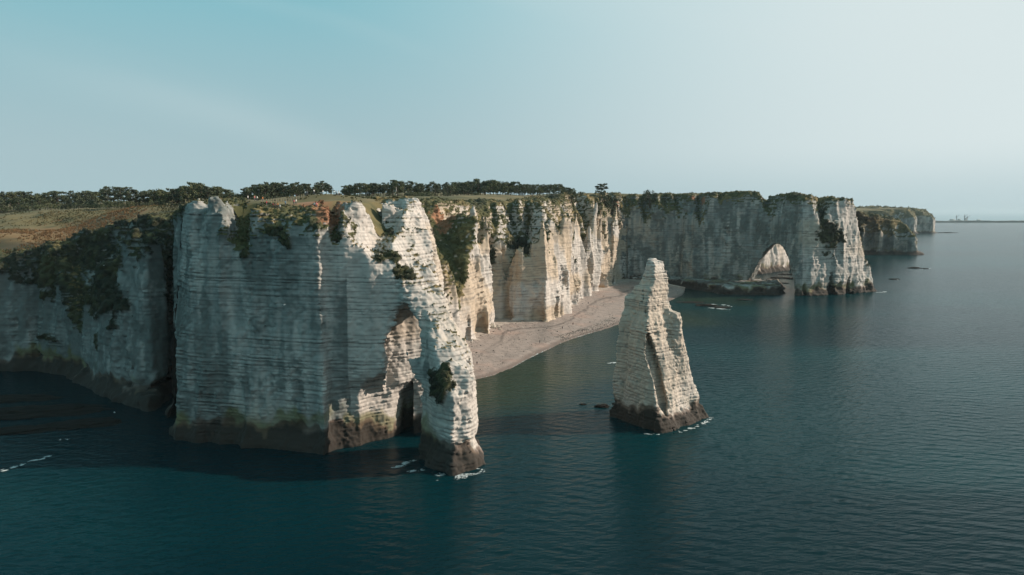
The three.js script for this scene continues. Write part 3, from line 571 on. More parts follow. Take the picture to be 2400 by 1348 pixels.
// ---------------------------------------------------------------- the sea
{
  const S = 1024, h = new Float32Array(S * S), waves = [];
  for (let n = 0; n < 70; n++) { const L = Math.exp(rr(Math.log(10), Math.log(110))), th = 1.42 + rr(-0.62, 0.62) * (0.6 + rnd()), kx = Math.round(Math.cos(th) * L), kz = Math.round(Math.sin(th) * L); waves.push([kx, kz, rr(0, 6.283), 1 / Math.pow(L, 0.95)]); }
  const ct = new Float32Array(4096); for (let i = 0; i < 4096; i++) ct[i] = Math.cos(i / 4096 * 2 * Math.PI);
  let lo = 1e9, hi = -1e9;
  for (let j = 0; j < S; j++) for (let i = 0; i < S; i++) { let v = 0; for (const w of waves) v += w[3] * ct[Math.floor((w[0] * i + w[1] * j) * 4 + w[2] * 652) & 4095]; h[j * S + i] = v; if (v < lo) lo = v; if (v > hi) hi = v; }
  const px = new Uint8Array(S * S * 4); for (let i = 0; i < S * S; i++) { const v = (h[i] - lo) / (hi - lo) * 255; px[4 * i] = px[4 * i + 1] = px[4 * i + 2] = v; px[4 * i + 3] = 255; }
  const bump = new THREE.DataTexture(px, S, S); bump.wrapS = bump.wrapT = THREE.RepeatWrapping; bump.magFilter = THREE.LinearFilter; bump.minFilter = THREE.LinearMipmapLinearFilter; bump.generateMipmaps = true; bump.needsUpdate = true;
  const TILE = 62;
  const mat = new THREE.MeshPhysicalMaterial({ color: new THREE.Color().setRGB(1, 1, 1), vertexColors: true, roughness: 0.2, ior: 1.1, bumpMap: bump, bumpScale: 0.34 });
  // rings round the point under the eye, finer where the water is near
  const rs = [0]; for (let r = 60; r < 9000; r *= 1.014) rs.push(r);
  const as = []; for (let a = -180; a < -44; a += 6) as.push(a); for (let a = -44; a < 44; a += 0.3) as.push(a); for (let a = 44; a <= 180; a += 6) as.push(a);
  const pos = [], uv = [], col = [], ind = [], w = as.length;
  for (const r of rs) for (const a of as) {
    const x = Math.sin(a * Math.PI / 180) * r, z = -Math.cos(a * Math.PI / 180) * r;
    const f = 1 - sstep(500, 1500, r);
    pos.push(x, r > 0 ? f * (0.05 * n2(x / 7 + z / 30, z / 2.6) + 0.08 * n2(x / 19, z / 8)) : 0, z); uv.push(x / TILE, z / TILE);
    const c = [0.0004, 0.0175, 0.023], v = fbm2(x / 60, z / 60, 3);
    // pale chalky silt hangs in the shallows off the beach, in drifting clouds
    const dl = r > 250 && r < 800 ? sdLine(shoreLine, x, z) : 1e3;
    blend(c, [0.020, 0.034, 0.020], sstep(70, 8, dl + 60 * v) * 0.9);
    blend(c, [0.0015, 0.025, 0.029], sstep(0.0, 0.4, v) * 0.6);
    const drift = fbm2(x / 260 + z / 700 + 4, z / 120 + 7, 3); blend(c, [0.001, 0.038, 0.044], sstep(-0.05, 0.4, drift) * sstep(0, 160, x) * 0.8); blend(c, [0.0003, 0.010, 0.015], sstep(0.05, 0.4, -drift) * 0.7);
    col.push(...c);
  }
  for (let j = 0; j < rs.length - 1; j++) for (let i = 0; i < w - 1; i++) { const a = j * w + i; if (j > 0) ind.push(a, a + 1, a + w); ind.push(a + 1, a + w + 1, a + w); }
  const g = new THREE.BufferGeometry(); g.setAttribute('position', new THREE.Float32BufferAttribute(pos, 3)); g.setAttribute('uv', new THREE.Float32BufferAttribute(uv, 2)); g.setAttribute('color', new THREE.Float32BufferAttribute(col, 3)); g.setIndex(ind); g.computeVertexNormals();
  put(structure(mesh('sea', g, mat)));
}
function sdLine(line, x, z) { let d = 1e18; for (let i = 1; i < line.length; i++) { const [ax, az] = line[i - 1], ex = line[i][0] - ax, ez = line[i][1] - az, t = clamp(((x - ax) * ex + (z - az) * ez) / (ex * ex + ez * ez)); d = Math.min(d, (x - ax - ex * t) ** 2 + (z - az - ez * t) ** 2); } return Math.sqrt(d); }


// ---------------------------------------------------------------- standing on things
const topOf = (x, z) => { let y = landH(x, z) + 7; while (y > -1 && solid(x, y, z, true) + relief(x, y, z, 1) > 0) y -= 0.06; return y; };
const meadow = (x, z) => look(gD, x, z) < -16 || !inGrid(x, z) ? landH(x, z) : topOf(x, z);

// ---------------------------------------------------------------- trees
const barkMat = new THREE.MeshStandardMaterial({ color: new THREE.Color().setRGB(0.09, 0.07, 0.055), roughness: 1 });
const leafMats = [[0.052, 0.066, 0.036], [0.066, 0.080, 0.036], [0.088, 0.096, 0.042]].map(c => new THREE.MeshStandardMaterial({ color: new THREE.Color().setRGB(...c), vertexColors: true, roughness: 0.95, side: THREE.DoubleSide }));
function limb(a, b, r0, r1) { const d = new THREE.Vector3().subVectors(b, a), g = new THREE.CylinderGeometry(r1, r0, d.length(), 6, 1, true); g.translate(0, d.length() / 2, 0); g.applyQuaternion(new THREE.Quaternion().setFromUnitVectors(new THREE.Vector3(0, 1, 0), d.clone().normalize())); g.translate(a.x, a.y, a.z); return g; }
// a tree one metre tall per metre of h, kinds: pine (flat clumps on a bare stem), round (full dome), shrub
function treeKind(kind, h) {
  const wood = [], pos = [], col = [], nor = [], V = (x, y, z) => new THREE.Vector3(x, y, z), clumps = [];
  const bend = [rr(-0.5, 0.5), rr(-0.5, 0.5)], stem = t => V(bend[0] * t * t, t * h, bend[1] * t * t);
  if (kind === 'pine') {
    for (let i = 0; i < 4; i++) wood.push(limb(stem(i * 0.22), stem((i + 1) * 0.22), 0.24 - i * 0.04, 0.2 - i * 0.04));
    for (let i = 0; i < 17; i++) { const t = rr(0.42, 0.97), a = rr(0, 6.283), l = rr(0.4, 1) * h * 0.27 * (1.25 - t * 0.55), s = stem(Math.min(t, 0.9)), e = V(s.x + Math.cos(a) * l, t * h, s.z + Math.sin(a) * l); wood.push(limb(V(s.x, t * h - l * 0.35, s.z), e, 0.07, 0.03)); clumps.push([e, rr(0.85, 1.5) * h / 11, 0.5]); }
    clumps.push([V(bend[0], h * 0.96, bend[1]), 1.1 * h / 11, 0.6]);
  } else if (kind === 'round') {
    for (let i = 0; i < 3; i++) wood.push(limb(stem(i * 0.2), stem((i + 1) * 0.2), 0.28 - i * 0.05, 0.23 - i * 0.05));
    for (let i = 0; i < 26; i++) { const a = rr(0, 6.283), u = rr(-0.6, 1), q = Math.sqrt(1 - u * u * 0.9) * h * 0.36 * rr(0.55, 1), e = V(Math.cos(a) * q, h * (0.56 + u * 0.36), Math.sin(a) * q); if (i % 3 === 0) wood.push(limb(stem(0.45), e, 0.09, 0.03)); clumps.push([e, rr(0.9, 1.6) * h / 11, 0.75]); }
  } else {
    wood.push(limb(V(0, -0.2, 0), V(0.1, h * 0.5, 0), 0.1, 0.04));
    for (let i = 0; i < 12; i++) { const a = rr(0, 6.283), q = rr(0, 0.75) * h; clumps.push([V(Math.cos(a) * q, h * rr(0.3, 0.75), Math.sin(a) * q), rr(0.25, 0.42) * h, 0.7]); }
  }
  for (const [c, r, flat] of clumps) for (let i = 0; i < 34; i++) {
    const d = V(rr(-1, 1), rr(-1, 1), rr(-1, 1)).normalize(), k = Math.pow(rnd(), 0.4) * r, p = V(c.x + d.x * k, c.y + d.y * k * flat, c.z + d.z * k), s = rr(0.16, 0.34) * Math.max(0.5, Math.min(1.2, h / 9));
    const u = V(rr(-1, 1), rr(-1, 1), rr(-1, 1)).normalize(), w = V(0, 0, 0).crossVectors(u, d).normalize(), tone = rr(0.6, 1.35), n = V(d.x, d.y + 0.5, d.z).normalize();
    for (const [a, b] of [[-1, -0.6], [1, -0.5], [0.1, 1.1], [-0.7, 0.5], [-1, -0.6], [0.1, 1.1]]) { pos.push(p.x + (u.x * a + w.x * b) * s, p.y + (u.y * a + w.y * b) * s, p.z + (u.z * a + w.z * b) * s); col.push(tone, tone * rr(0.95, 1.05), tone); nor.push(n.x, n.y, n.z); }
  }
  const g = new THREE.BufferGeometry(); g.setAttribute('position', new THREE.Float32BufferAttribute(pos, 3)); g.computeVertexNormals(); g.setAttribute('color', new THREE.Float32BufferAttribute(col, 3));
  return { wood: mergeGeometries(wood), crown: g, h };
}
const kinds = { pine: [11, 12, 10, 11].map(h => treeKind('pine', h)), round: [10, 11, 9, 10].map(h => treeKind('round', h)), shrub: [3, 2.4, 2.8].map(h => treeKind('shrub', h)) };
function tree(name, label, group, kind, x, z, h, tint) {
  const k = kinds[kind][Math.floor(rnd() * kinds[kind].length)], s = h / k.h, o = base(name, [x, meadow(x, z) - 0.15, z], rr(0, 6.283));
  o.scale.set(s * rr(0.9, 1.25), s, s * rr(0.9, 1.25)); tag(o, label, kind === 'shrub' ? 'shrub' : 'tree', group);
  mesh('trunk', k.wood, barkMat, o); mesh('crown', k.crown, leafMats[tint], o); return o;
}
// rows of the woods along the skyline: from px to px, depth, tops along the row
function wood(n, pxa, pxb, d0, d1, tops, mixOf, label, group) {
  for (let i = 0; i < n; i++) {
    const f = (i + rr(0.1, 0.9)) / n, px = mix(pxa, pxb, f), d = rr(d0, d1), q = f * (tops.length - 1), a = Math.min(tops.length - 2, Math.floor(q)), topPy = mix(tops[a], tops[a + 1], q - a) - 3.5 + rr(-4, 7) * (rnd() < 0.6 ? 0.4 : 1);
    const p = P(px, topPy, d), y = meadow(p[0], p[2]), kind = mixOf[Math.floor(rnd() * mixOf.length)], h = kind === 'shrub' ? rr(2.4, px < 560 ? 6.5 : 4.5) : clamp(p[1] - y, 4.5, 17);
    tree(kind === 'pine' ? 'pine_tree' : kind === 'round' ? 'broadleaf_tree' : 'shrub', (kind === 'pine' ? 'dark pine' : kind === 'round' ? 'dark rounded broadleaf tree' : 'low dark shrub') + label, (kind === 'pine' ? 'pines ' : kind === 'round' ? 'broadleaf trees ' : 'shrubs ') + group, kind, p[0], p[2], h, kind === 'pine' ? Math.floor(rr(0, 1.5)) : Math.floor(rr(0, 2.4)));
  }
}
wood(30, -30, 240, 520, 560, [446, 452, 450, 456, 450, 452, 450, 455], ['pine', 'round', 'round'], ' in the low wood at the far left edge', 'in the low left wood');
wood(14, -30, 240, 505, 518, [470, 466, 470, 472, 468], ['round', 'shrub', 'round'], ' at the front of the low wood at the far left edge', 'fronting the low left wood');
wood(26, 240, 432, 490, 520, [440, 442, 446, 450, 446, 448, 440], ['pine', 'pine', 'round'], ' in the wood behind the sloping left meadow', 'behind the left meadow');
wood(14, 240, 432, 478, 488, [472, 470, 474], ['shrub', 'shrub', 'round'], ' along the foot of the wood behind the sloping left meadow', 'at the foot of the left meadow wood');
wood(24, 428, 575, 455, 500, [436, 431, 433, 444, 440, 450, 456, 452], ['round', 'pine', 'round'], ' in the wood behind the two-knobbed chalk tower', 'behind the knobbed tower');
wood(34, 570, 745, 425, 465, [446, 438, 434, 431, 432, 431, 433, 436], ['pine', 'pine', 'round'], ' in the wood behind the headland path', 'behind the headland path');
wood(16, 560, 745, 412, 424, [462, 456, 460, 458], ['shrub', 'round', 'shrub'], ' at the edge of the wood behind the headland path', 'edging the headland path wood');
wood(6, 742, 778, 430, 450, [431, 430, 436], ['pine'], ' in the small clump beside the gap in the woods', 'in the clump beside the gap');
wood(20, 803, 912, 560, 600, [441, 434, 429, 430, 434], ['round', 'pine', 'round'], ' in the wood beyond the gap on the plateau', 'beyond the gap');
wood(20, 905, 1060, 560, 610, [430, 424, 430, 430, 429, 431, 434], ['round', 'round', 'pine'], ' in the tall wood behind the green field', 'behind the green field');
wood(8, 950, 1010, 540, 552, [448, 447], ['shrub'], ' standing before the tall wood on the green field', 'before the tall wood');
wood(46, 1045, 1345, 670, 720, [435, 430, 424, 424, 427, 430, 436, 433, 436, 446], ['round'], ' in the dense wood on the far side of the field', 'in the dense far wood');
wood(30, 1045, 1345, 655, 668, [442, 440, 438, 440, 444, 446, 450], ['round', 'round', 'shrub'], ' along the front of the dense wood beyond the field', 'fronting the dense far wood');
wood(8, 1335, 1385, 690, 720, [448, 452, 456], ['round', 'shrub'], ' at the thin end of the dense wood', 'at the end of the dense far wood');
wood(9, 1398, 1446, 745, 765, [434, 431, 432, 438], ['pine'], ' in the small high clump above the far bay', 'in the small high clump');
wood(7, 1440, 1475, 760, 780, [452, 452], ['shrub'], ' trailing off beside the small high clump', 'beside the small high clump');
wood(40, -30, 575, 500, 512, [474, 474], ['shrub'], ' filling the wood edge along the left meadow', 'filling the left wood edge');
wood(30, 560, 1060, 540, 575, [452, 452], ['shrub'], ' under the woods at the back of the green field', 'under the woods at the back of the field');
{ const p = P(1523, 443, 775), y = meadow(p[0], p[2]); const o = tree('broadleaf_tree', 'single small round tree standing alone on the far cliff skyline', null, 'round', p[0], p[2], Math.max(5, p[1] - y), 0); }
for (const [px, w] of [[1620, 3], [1680, 2.4]]) { const p = P(px, 452, 770); tree('shrub', px < 1650 ? 'low shrub on the rim above the vertical step in the far wall' : 'small low shrub on the rim midway along the far wall', null, 'shrub', p[0], p[2], w, 0); }

// rough grass and bracken tufts over the meadows
{ const pos = []; for (let i = 0; i < 22; i++) { const a = rr(0, 6.283), b = a + rr(-0.4, 0.4), r = rr(0.05, 0.5), l = rr(0.3, 0.75), w = rr(0.05, 0.12); pos.push(Math.cos(a) * r * 0.4 - Math.sin(a) * w, -0.1, Math.sin(a) * r * 0.4 + Math.cos(a) * w, Math.cos(a) * r * 0.4 + Math.sin(a) * w, -0.1, Math.sin(a) * r * 0.4 - Math.cos(a) * w, Math.cos(b) * r, l, Math.sin(b) * r); }
  const g = new THREE.BufferGeometry(); g.setAttribute('position', new THREE.Float32BufferAttribute(pos, 3)); g.computeVertexNormals();
  const N = 16000, im = new THREE.InstancedMesh(g, new THREE.MeshStandardMaterial({ color: 0xffffff, roughness: 1, side: THREE.DoubleSide }), N), M = new THREE.Matrix4(), q = new THREE.Quaternion(), up = new THREE.Vector3(0, 1, 0), col = new THREE.Color(); let n = 0;
  const bp = P(115, 522, 400);
  for (let t = 0; n < N && t < 200000; t++) {
    const left = rnd() < 0.75, x = left ? rr(-300, -95) : rr(-110, 20), z = left ? rr(-480, -300) : rr(-480, -232); if (look(gD, x, z) > (left ? -2 : -9) || isFin(x, z) || (z > -262 && x > -104)) continue;
    const patch = fbm2(x / 15, z / 15, 3), e = 1 - Math.hypot((x - bp[0]) / 42, (z - bp[2]) / 50) + 0.9 * fbm2(x / 12, z / 12); if (patch + 0.35 * Math.max(0, e) + rr(-0.25, 0.25) < 0.05) continue;
    const y = look(gD, x, z) < rimLim(x, z) ? landH(x, z) : landH(x, z) - 0.2, s = rr(0.5, 1.5) * (e > 0.2 ? 1.2 : 0.9); q.setFromAxisAngle(up, rr(0, 6.28)); M.compose(new THREE.Vector3(x, y, z), q, new THREE.Vector3(s, s * rr(0.6, 1.1), s)); im.setMatrixAt(n, M);
    const c = e > 0.15 + rr(-0.2, 0.2) ? [...C.bracken] : turfColour(x, y, z, false), k = rr(0.55, 1.3); im.setColorAt(n++, col.setRGB(c[0] * k, c[1] * k, c[2] * k)); }
  im.count = n; im.name = 'rough_grass'; tag(stuff(im), 'rough tufts of grass and rusty bracken over the clifftop meadow', 'grass'); put(im); }

// ---------------------------------------------------------------- people
function figure(pose, shirt, trousers, hair) {
  const J = { hip: [0, 0.92, 0], chest: [0, 1.34, 0.01], neck: [0, 1.5, 0.015], head: [0, 1.64, 0.03], sl: [-0.19, 1.41, 0], sr: [0.19, 1.41, 0] };
  const st = pose === 'walk' ? 0.26 : 0.03, L = [[-0.1, 0.9, 0], [-0.1, 0.49, st * 0.55 + 0.02], [-0.1, 0.07, st]], R = [[0.1, 0.9, 0], [0.1, 0.49, -st * 0.3 + 0.02], [0.1, pose === 'walk' ? 0.11 : 0.07, -st]];
  const sw = pose === 'walk' ? 0.2 : 0.03, AL = [J.sl, [-0.25, 1.13, -sw * 0.5], pose === 'hold' ? [-0.12, 1.18, 0.24] : [-0.26, 0.87, -sw + 0.06]], AR = [J.sr, [0.25, 1.13, sw * 0.4], pose === 'hold' ? [0.12, 1.2, 0.24] : [0.26, 0.87, sw + 0.06]];
  const bones = [[J.hip, J.chest, 0.145, 0.17], [J.sl, J.sr, 0.085, 0.085], [J.chest, J.neck, 0.12, 0.06], [J.neck, J.head, 0.06, 0.075], [[0, 1.62, 0.02], [0, 1.69, 0.02], 0.095, 0.1], [[0, 1.62, 0.1], [0, 1.635, 0.135], 0.02, 0.016]];
  for (const l of [L, R]) { bones.push([l[0], l[1], 0.095, 0.065], [l[1], l[2], 0.062, 0.045], [[l[2][0], l[2][1] - 0.02, l[2][2] - 0.04], [l[2][0], l[2][1] - 0.03, l[2][2] + 0.16], 0.045, 0.04]); }
  for (const a of [AL, AR]) { bones.push([a[0], a[1], 0.06, 0.05], [a[1], a[2], 0.048, 0.036], [a[2], [a[2][0], a[2][1] - 0.1, a[2][2] + 0.02], 0.042, 0.028]); }
  const f = (x, y, z) => { let d = 9; for (const [a, b, r0, r1] of bones) { const ex = b[0] - a[0], ey = b[1] - a[1], ez = b[2] - a[2], wx = x - a[0], wy = y - a[1], wz = z - a[2], t = clamp((wx * ex + wy * ey + wz * ez) / (ex * ex + ey * ey + ez * ez)); d = smin(d, Math.hypot(wx - ex * t, wy - ey * t, wz - ez * t) - mix(r0, r1, t), 0.035); } return d; };
  const { pos, index } = netMesh([-0.5, -0.02, -0.55, 0.5, 1.85, 0.55], 0.034, f, () => 0), g = new THREE.BufferGeometry(), col = [];
  for (let i = 0; i < pos.length; i += 3) { const [x, y, z] = [pos[i], pos[i + 1], pos[i + 2]]; let c = y < 0.1 ? [0.03, 0.03, 0.035] : y < 0.95 && Math.abs(x) < 0.215 ? trousers : y < 1.49 ? shirt : y > 1.69 || (z < 0.02 && y > 1.56) ? hair : [0.45, 0.27, 0.19]; if (y < 0.9 && Math.abs(x) >= 0.215) c = [0.45, 0.27, 0.19]; col.push(...c); }
  g.setAttribute('position', new THREE.BufferAttribute(pos, 3)); g.setAttribute('color', new THREE.Float32BufferAttribute(col, 3)); g.setIndex(index); g.computeVertexNormals(); return g;
}
const clothMat = new THREE.MeshStandardMaterial({ vertexColors: true, roughness: 0.9 });
const hues = { white: [0.72, 0.7, 0.66], pink: [0.6, 0.2, 0.2], red: [0.42, 0.05, 0.05], orange: [0.6, 0.22, 0.06], blue: [0.3, 0.42, 0.52], black: [0.02, 0.02, 0.024], grey: [0.2, 0.21, 0.22] };
const bodies = {};
const person = (px, py, d, hue, pose, label, turn = rr(0, 6.28), low = false) => {
  const p = P(px, py, d), key = hue + pose, g = bodies[key] ??= figure(pose, hues[hue], hue === 'white' ? [0.06, 0.07, 0.1] : hue === 'black' ? [0.03, 0.03, 0.035] : [0.12, 0.12, 0.14], rnd() < 0.5 ? [0.05, 0.03, 0.02] : [0.16, 0.1, 0.05]);
  const o = mesh(numbered('person'), g, clothMat); o.position.set(p[0], low ? low(p[0], p[2]) : meadow(p[0], p[2]), p[2]); o.rotation.y = turn; tag(o, label, 'person', 'walkers on the cliffs and the beach'); scene.add(o); return o;
};
for (const [px, py, d, hue, pose, at] of [
  [581, 474, 262, 'white', 'walk', 'at the far end of the path beside the knobbed tower'], [597, 475, 260, 'pink', 'stand', 'walking beside someone in white near the fence'], [603, 476, 259, 'white', 'walk', 'walking close behind someone in pink near the fence'],
  [616, 478, 256, 'orange', 'stand', 'standing where the path meets the fence'], [625, 487, 240, 'red', 'hold', 'standing by the last fence post at the rim'], [640, 490, 236, 'red', 'stand', 'first in the row along the headland rim'], [646, 490, 236, 'pink', 'hold', 'second in the row along the headland rim'],
  [651, 490, 236, 'orange', 'stand', 'third in the row along the headland rim'], [656, 491, 236, 'white', 'walk', 'last in the row along the headland rim'], [669, 487, 239, 'blue', 'stand', 'alone right of the row on the headland rim'], [689, 484, 240, 'pink', 'hold', 'pair above the rim hollow, the one in pink'],
  [694, 483, 241, 'white', 'walk', 'pair above the rim hollow, the one in white'], [737, 487, 236, 'white', 'stand', 'on the chalk knoll beside the red earth scar'], [742, 488, 236, 'pink', 'stand', 'on the chalk knoll beside the red earth scar, in pink'],
  [716, 463, 268, 'white', 'stand', 'on the crest above the red earth scar, one of two'], [720, 463, 268, 'grey', 'walk', 'on the crest above the red earth scar, beside one in white'], [736, 461, 270, 'white', 'hold', 'midway along the crest path'], [757, 463, 268, 'white', 'hold', 'at the highest point of the crest path'],
  [783, 464, 268, 'white', 'walk', 'at the right end of the crest path, first of three'], [788, 464, 268, 'grey', 'stand', 'at the right end of the crest path, middle of three'], [794, 464, 268, 'white', 'walk', 'at the right end of the crest path, last of three'],
  [980, 469, 350, 'white', 'walk', 'first of a small party behind the tall spire'], [989, 469, 350, 'white', 'stand', 'second of a small party behind the tall spire'], [996, 469, 352, 'grey', 'walk', 'last of a small party behind the tall spire'], [1022, 468, 352, 'orange', 'stand', 'above the orange scar, first of two'], [1028, 468, 354, 'grey', 'walk', 'above the orange scar, second of two'],
  [1140, 458, 630, 'white', 'stand', 'far off on the field before the dense wood, first of a pair'], [1147, 458, 630, 'white', 'walk', 'far off on the field before the dense wood, second of a pair'], [1193, 458, 630, 'white', 'stand', 'alone far off on the field before the dense wood'], [1230, 458, 632, 'white', 'hold', 'farthest right on the field before the dense wood'],
  [1712, 452, 742, 'black', 'stand', 'on the far wall rim left of the arch'], [1736, 452, 740, 'black', 'walk', 'walking the far wall rim toward the arch'], [1822, 452, 712, 'black', 'stand', 'alone on the rim above the large arch'], [1843, 452, 705, 'black', 'hold', 'on the rim just past the large arch'], [1866, 453, 695, 'black', 'stand', 'first of three at the end of the far rim'], [1870, 453, 695, 'black', 'walk', 'second of three at the end of the far rim'], [1874, 454, 695, 'black', 'stand', 'last of three at the end of the far rim'],
  [303, 510, 322, 'white', 'hold', 'on the grassy rim of the dark left cliff']])
  person(px, py, d, hue, pose, `walker in ${hue} ${at}`);
const onBeach = (x, z) => { let best = 1e9, y = 1; for (let i = 0; i <= 120; i++) for (let j = 0; j <= 24; j++) { const [bx, bz] = beachPoint(i / 120, j / 24), q = (bx - x) ** 2 + (bz - z) ** 2; if (q < best) { best = q; y = beachY(j / 24); } } return y; };
for (const [px, py, h, hue, pose, at] of [[1118, 861, 0.8, 'black', 'walk', 'walking alone at the near end of the beach'], [1265, 806, 0.9, 'black', 'hold', 'near the water by the dark weed streak'], [1277, 800, 0.9, 'grey', 'stand', 'beside the dark weed streak'], [1318, 773, 1.6, 'black', 'stand', 'in mid beach right of the weed streak'], [1343, 764, 1.6, 'black', 'walk', 'in mid beach farther along'], [1379, 714, 2.8, 'grey', 'stand', 'on the upper tide line'], [1432, 700, 3, 'black', 'stand', 'at the far end of the tide line']]) {
  const q = B(px, py, h), o = mesh(numbered('person'), bodies[hue + pose] ??= figure(pose, hues[hue], [0.03, 0.03, 0.04], [0.05, 0.03, 0.02]), clothMat); o.position.set(q[0], onBeach(q[0], q[1]) + 0.02, q[1]); o.rotation.y = rr(0, 6.28); tag(o, `beach walker in ${hue} ${at}`, 'person', 'walkers on the cliffs and the beach'); scene.add(o);
}
// post and wire fence along the headland path
{ const m = new THREE.MeshStandardMaterial({ color: new THREE.Color().setRGB(0.3, 0.24, 0.17), roughness: 1 }), wm = new THREE.MeshStandardMaterial({ color: 0x555a5a, roughness: 0.6, metalness: 0.6 });
  const g = base('fence'); tag(g, 'low wooden post and wire fence along the headland path', 'fence'); const pts = [];
  for (let i = 0; i < 18; i++) { const p = P(mix(612, 712, i / 17), mix(479, 466, i / 17), mix(252, 266, i / 17)); pts.push(new THREE.Vector3(p[0], meadow(p[0], p[2]), p[2])); }
  const post = new THREE.CylinderGeometry(0.07, 0.085, 1.5, 7); post.translate(0, 0.6, 0);
  pts.forEach(p => { const o = mesh('post', post, m, g); o.position.copy(p); o.rotation.z = rr(-0.06, 0.06); });
  for (const h of [0.6, 1.15]) mesh('wire', mergeGeometries(pts.slice(1).map((p, i) => limb(pts[i].clone().setY(pts[i].y + h), p.clone().setY(p.y + h), 0.015, 0.015))), wm, g); }

// ---------------------------------------------------------------- rocks, surf, shingle
const wetMat = new THREE.MeshPhysicalMaterial({ vertexColors: true, roughness: 1, specularIntensity: 0.3 });
function rockGeo(w, h, l, seedAt, weedy) {
  const g = new THREE.IcosahedronGeometry(1, 5), p = g.attributes.position, col = []; const flat = [];
  for (let i = 0; i < p.count; i++) { let x = p.getX(i), y = p.getY(i), z = p.getZ(i); const k = 1 + 0.55 * fbm3(x * 1.6 + seedAt, y * 1.6, z * 1.6, 4) + 0.22 * n3(x * 5 + seedAt, y * 5, z * 5); p.setXYZ(i, x * w * k, y * h * k, z * l * k); const f = 1 + 0.5 * n3(x * 7 + seedAt, y * 7, z * 7), c = weedy ? [0.013 * f, 0.011 * f, 0.009 * f] : [0.34 * f, 0.30 * f, 0.25 * f]; col.push(...c); }
  g.setAttribute('color', new THREE.Float32BufferAttribute(col, 3)); g.computeVertexNormals(); return g;
}
let rockNo = 0;
function reef(px, py, w, h, l, label, turn = 0, weedy = true) { const q = B(px, py), o = mesh(numbered('rock'), rockGeo(w, h, l, ++rockNo * 7.7, weedy), weedy ? wetMat : rockMat); o.position.set(q[0], -0.15 * h, q[1]); o.rotation.y = turn; tag(o, label, 'rock'); scene.add(o); return o; }
reef(1411, 954, 2.6, 1.0, 1.6, 'dark wave-washed rock in the water left of the chalk needle');
reef(1366, 949, 1.3, 0.5, 0.9, 'small dark rock farthest left of the chalk needle');
reef(2142, 629, 9, 1.6, 4, 'long flat dark reef out at sea right of the far pier'); reef(2168, 630, 4, 0.9, 3, 'small reef at the tip of the long flat reef');
reef(2096, 655, 5, 1.0, 3, 'small dark reef between the far pier and the open sea');
reef(1654, 717, 8, 1.6, 4, 'black rock awash before the dark far shelf'); reef(1690, 721, 7, 0.7, 3, 'low black rock awash right of the larger one'); reef(1620, 709, 10, 0.7, 5, 'dark weedy flat off the far end of the beach'); reef(1745, 703, 6, 0.8, 3, 'thin black rock close under the far shelf');
reef(1860, 654, 10, 1.4, 4, 'dark reef seen through the large arch, nearest'); reef(1830, 652, 12, 1.4, 4, 'dark reef against the left leg inside the large arch'); reef(1845, 644, 9, 1.2, 4, 'dark reef seen through the large arch, farthest'); reef(1835, 664, 6, 0.9, 3, 'small dark reef low in the large arch');
reef(90, 965, 20, 1.3, 9, 'broad black weedy reef under the dark left cliff', 0.3); reef(25, 935, 17, 0.9, 6, 'black reef flat at the left edge under the dark cliff', 0.1); reef(190, 995, 11, 0.9, 6, 'rounded black reef farthest out below the dark left cliff', 0.4); reef(30, 1010, 13, 0.6, 5, 'low black reef nearest at the left edge', 0.2);
reef(2215, 546, 45, 2.5, 12, 'thin dark skerry running out from the farthest headland');
for (const [px, py, r, lab] of [[1147, 768, 2.4, 'largest pale fallen boulder below the bay cliff'], [1156, 771, 1.6, 'middle pale fallen boulder below the bay cliff'], [1166, 769, 1.2, 'smallest pale fallen boulder below the bay cliff'], [1108, 800, 0.9, 'dark pebble-sized boulder at the near foot of the bay cliff'], [1172, 774, 0.8, 'pale stone lying farthest out from the fallen boulders']]) { const q = B(px, py, 3.2), o = mesh(numbered('boulder'), rockGeo(r, r * 0.7, r, ++rockNo * 5.3, false), rockMat); o.position.set(q[0], onBeach(q[0], q[1]) + r * 0.2, q[1]); tag(o, lab, 'boulder', 'fallen boulders'); scene.add(o); }

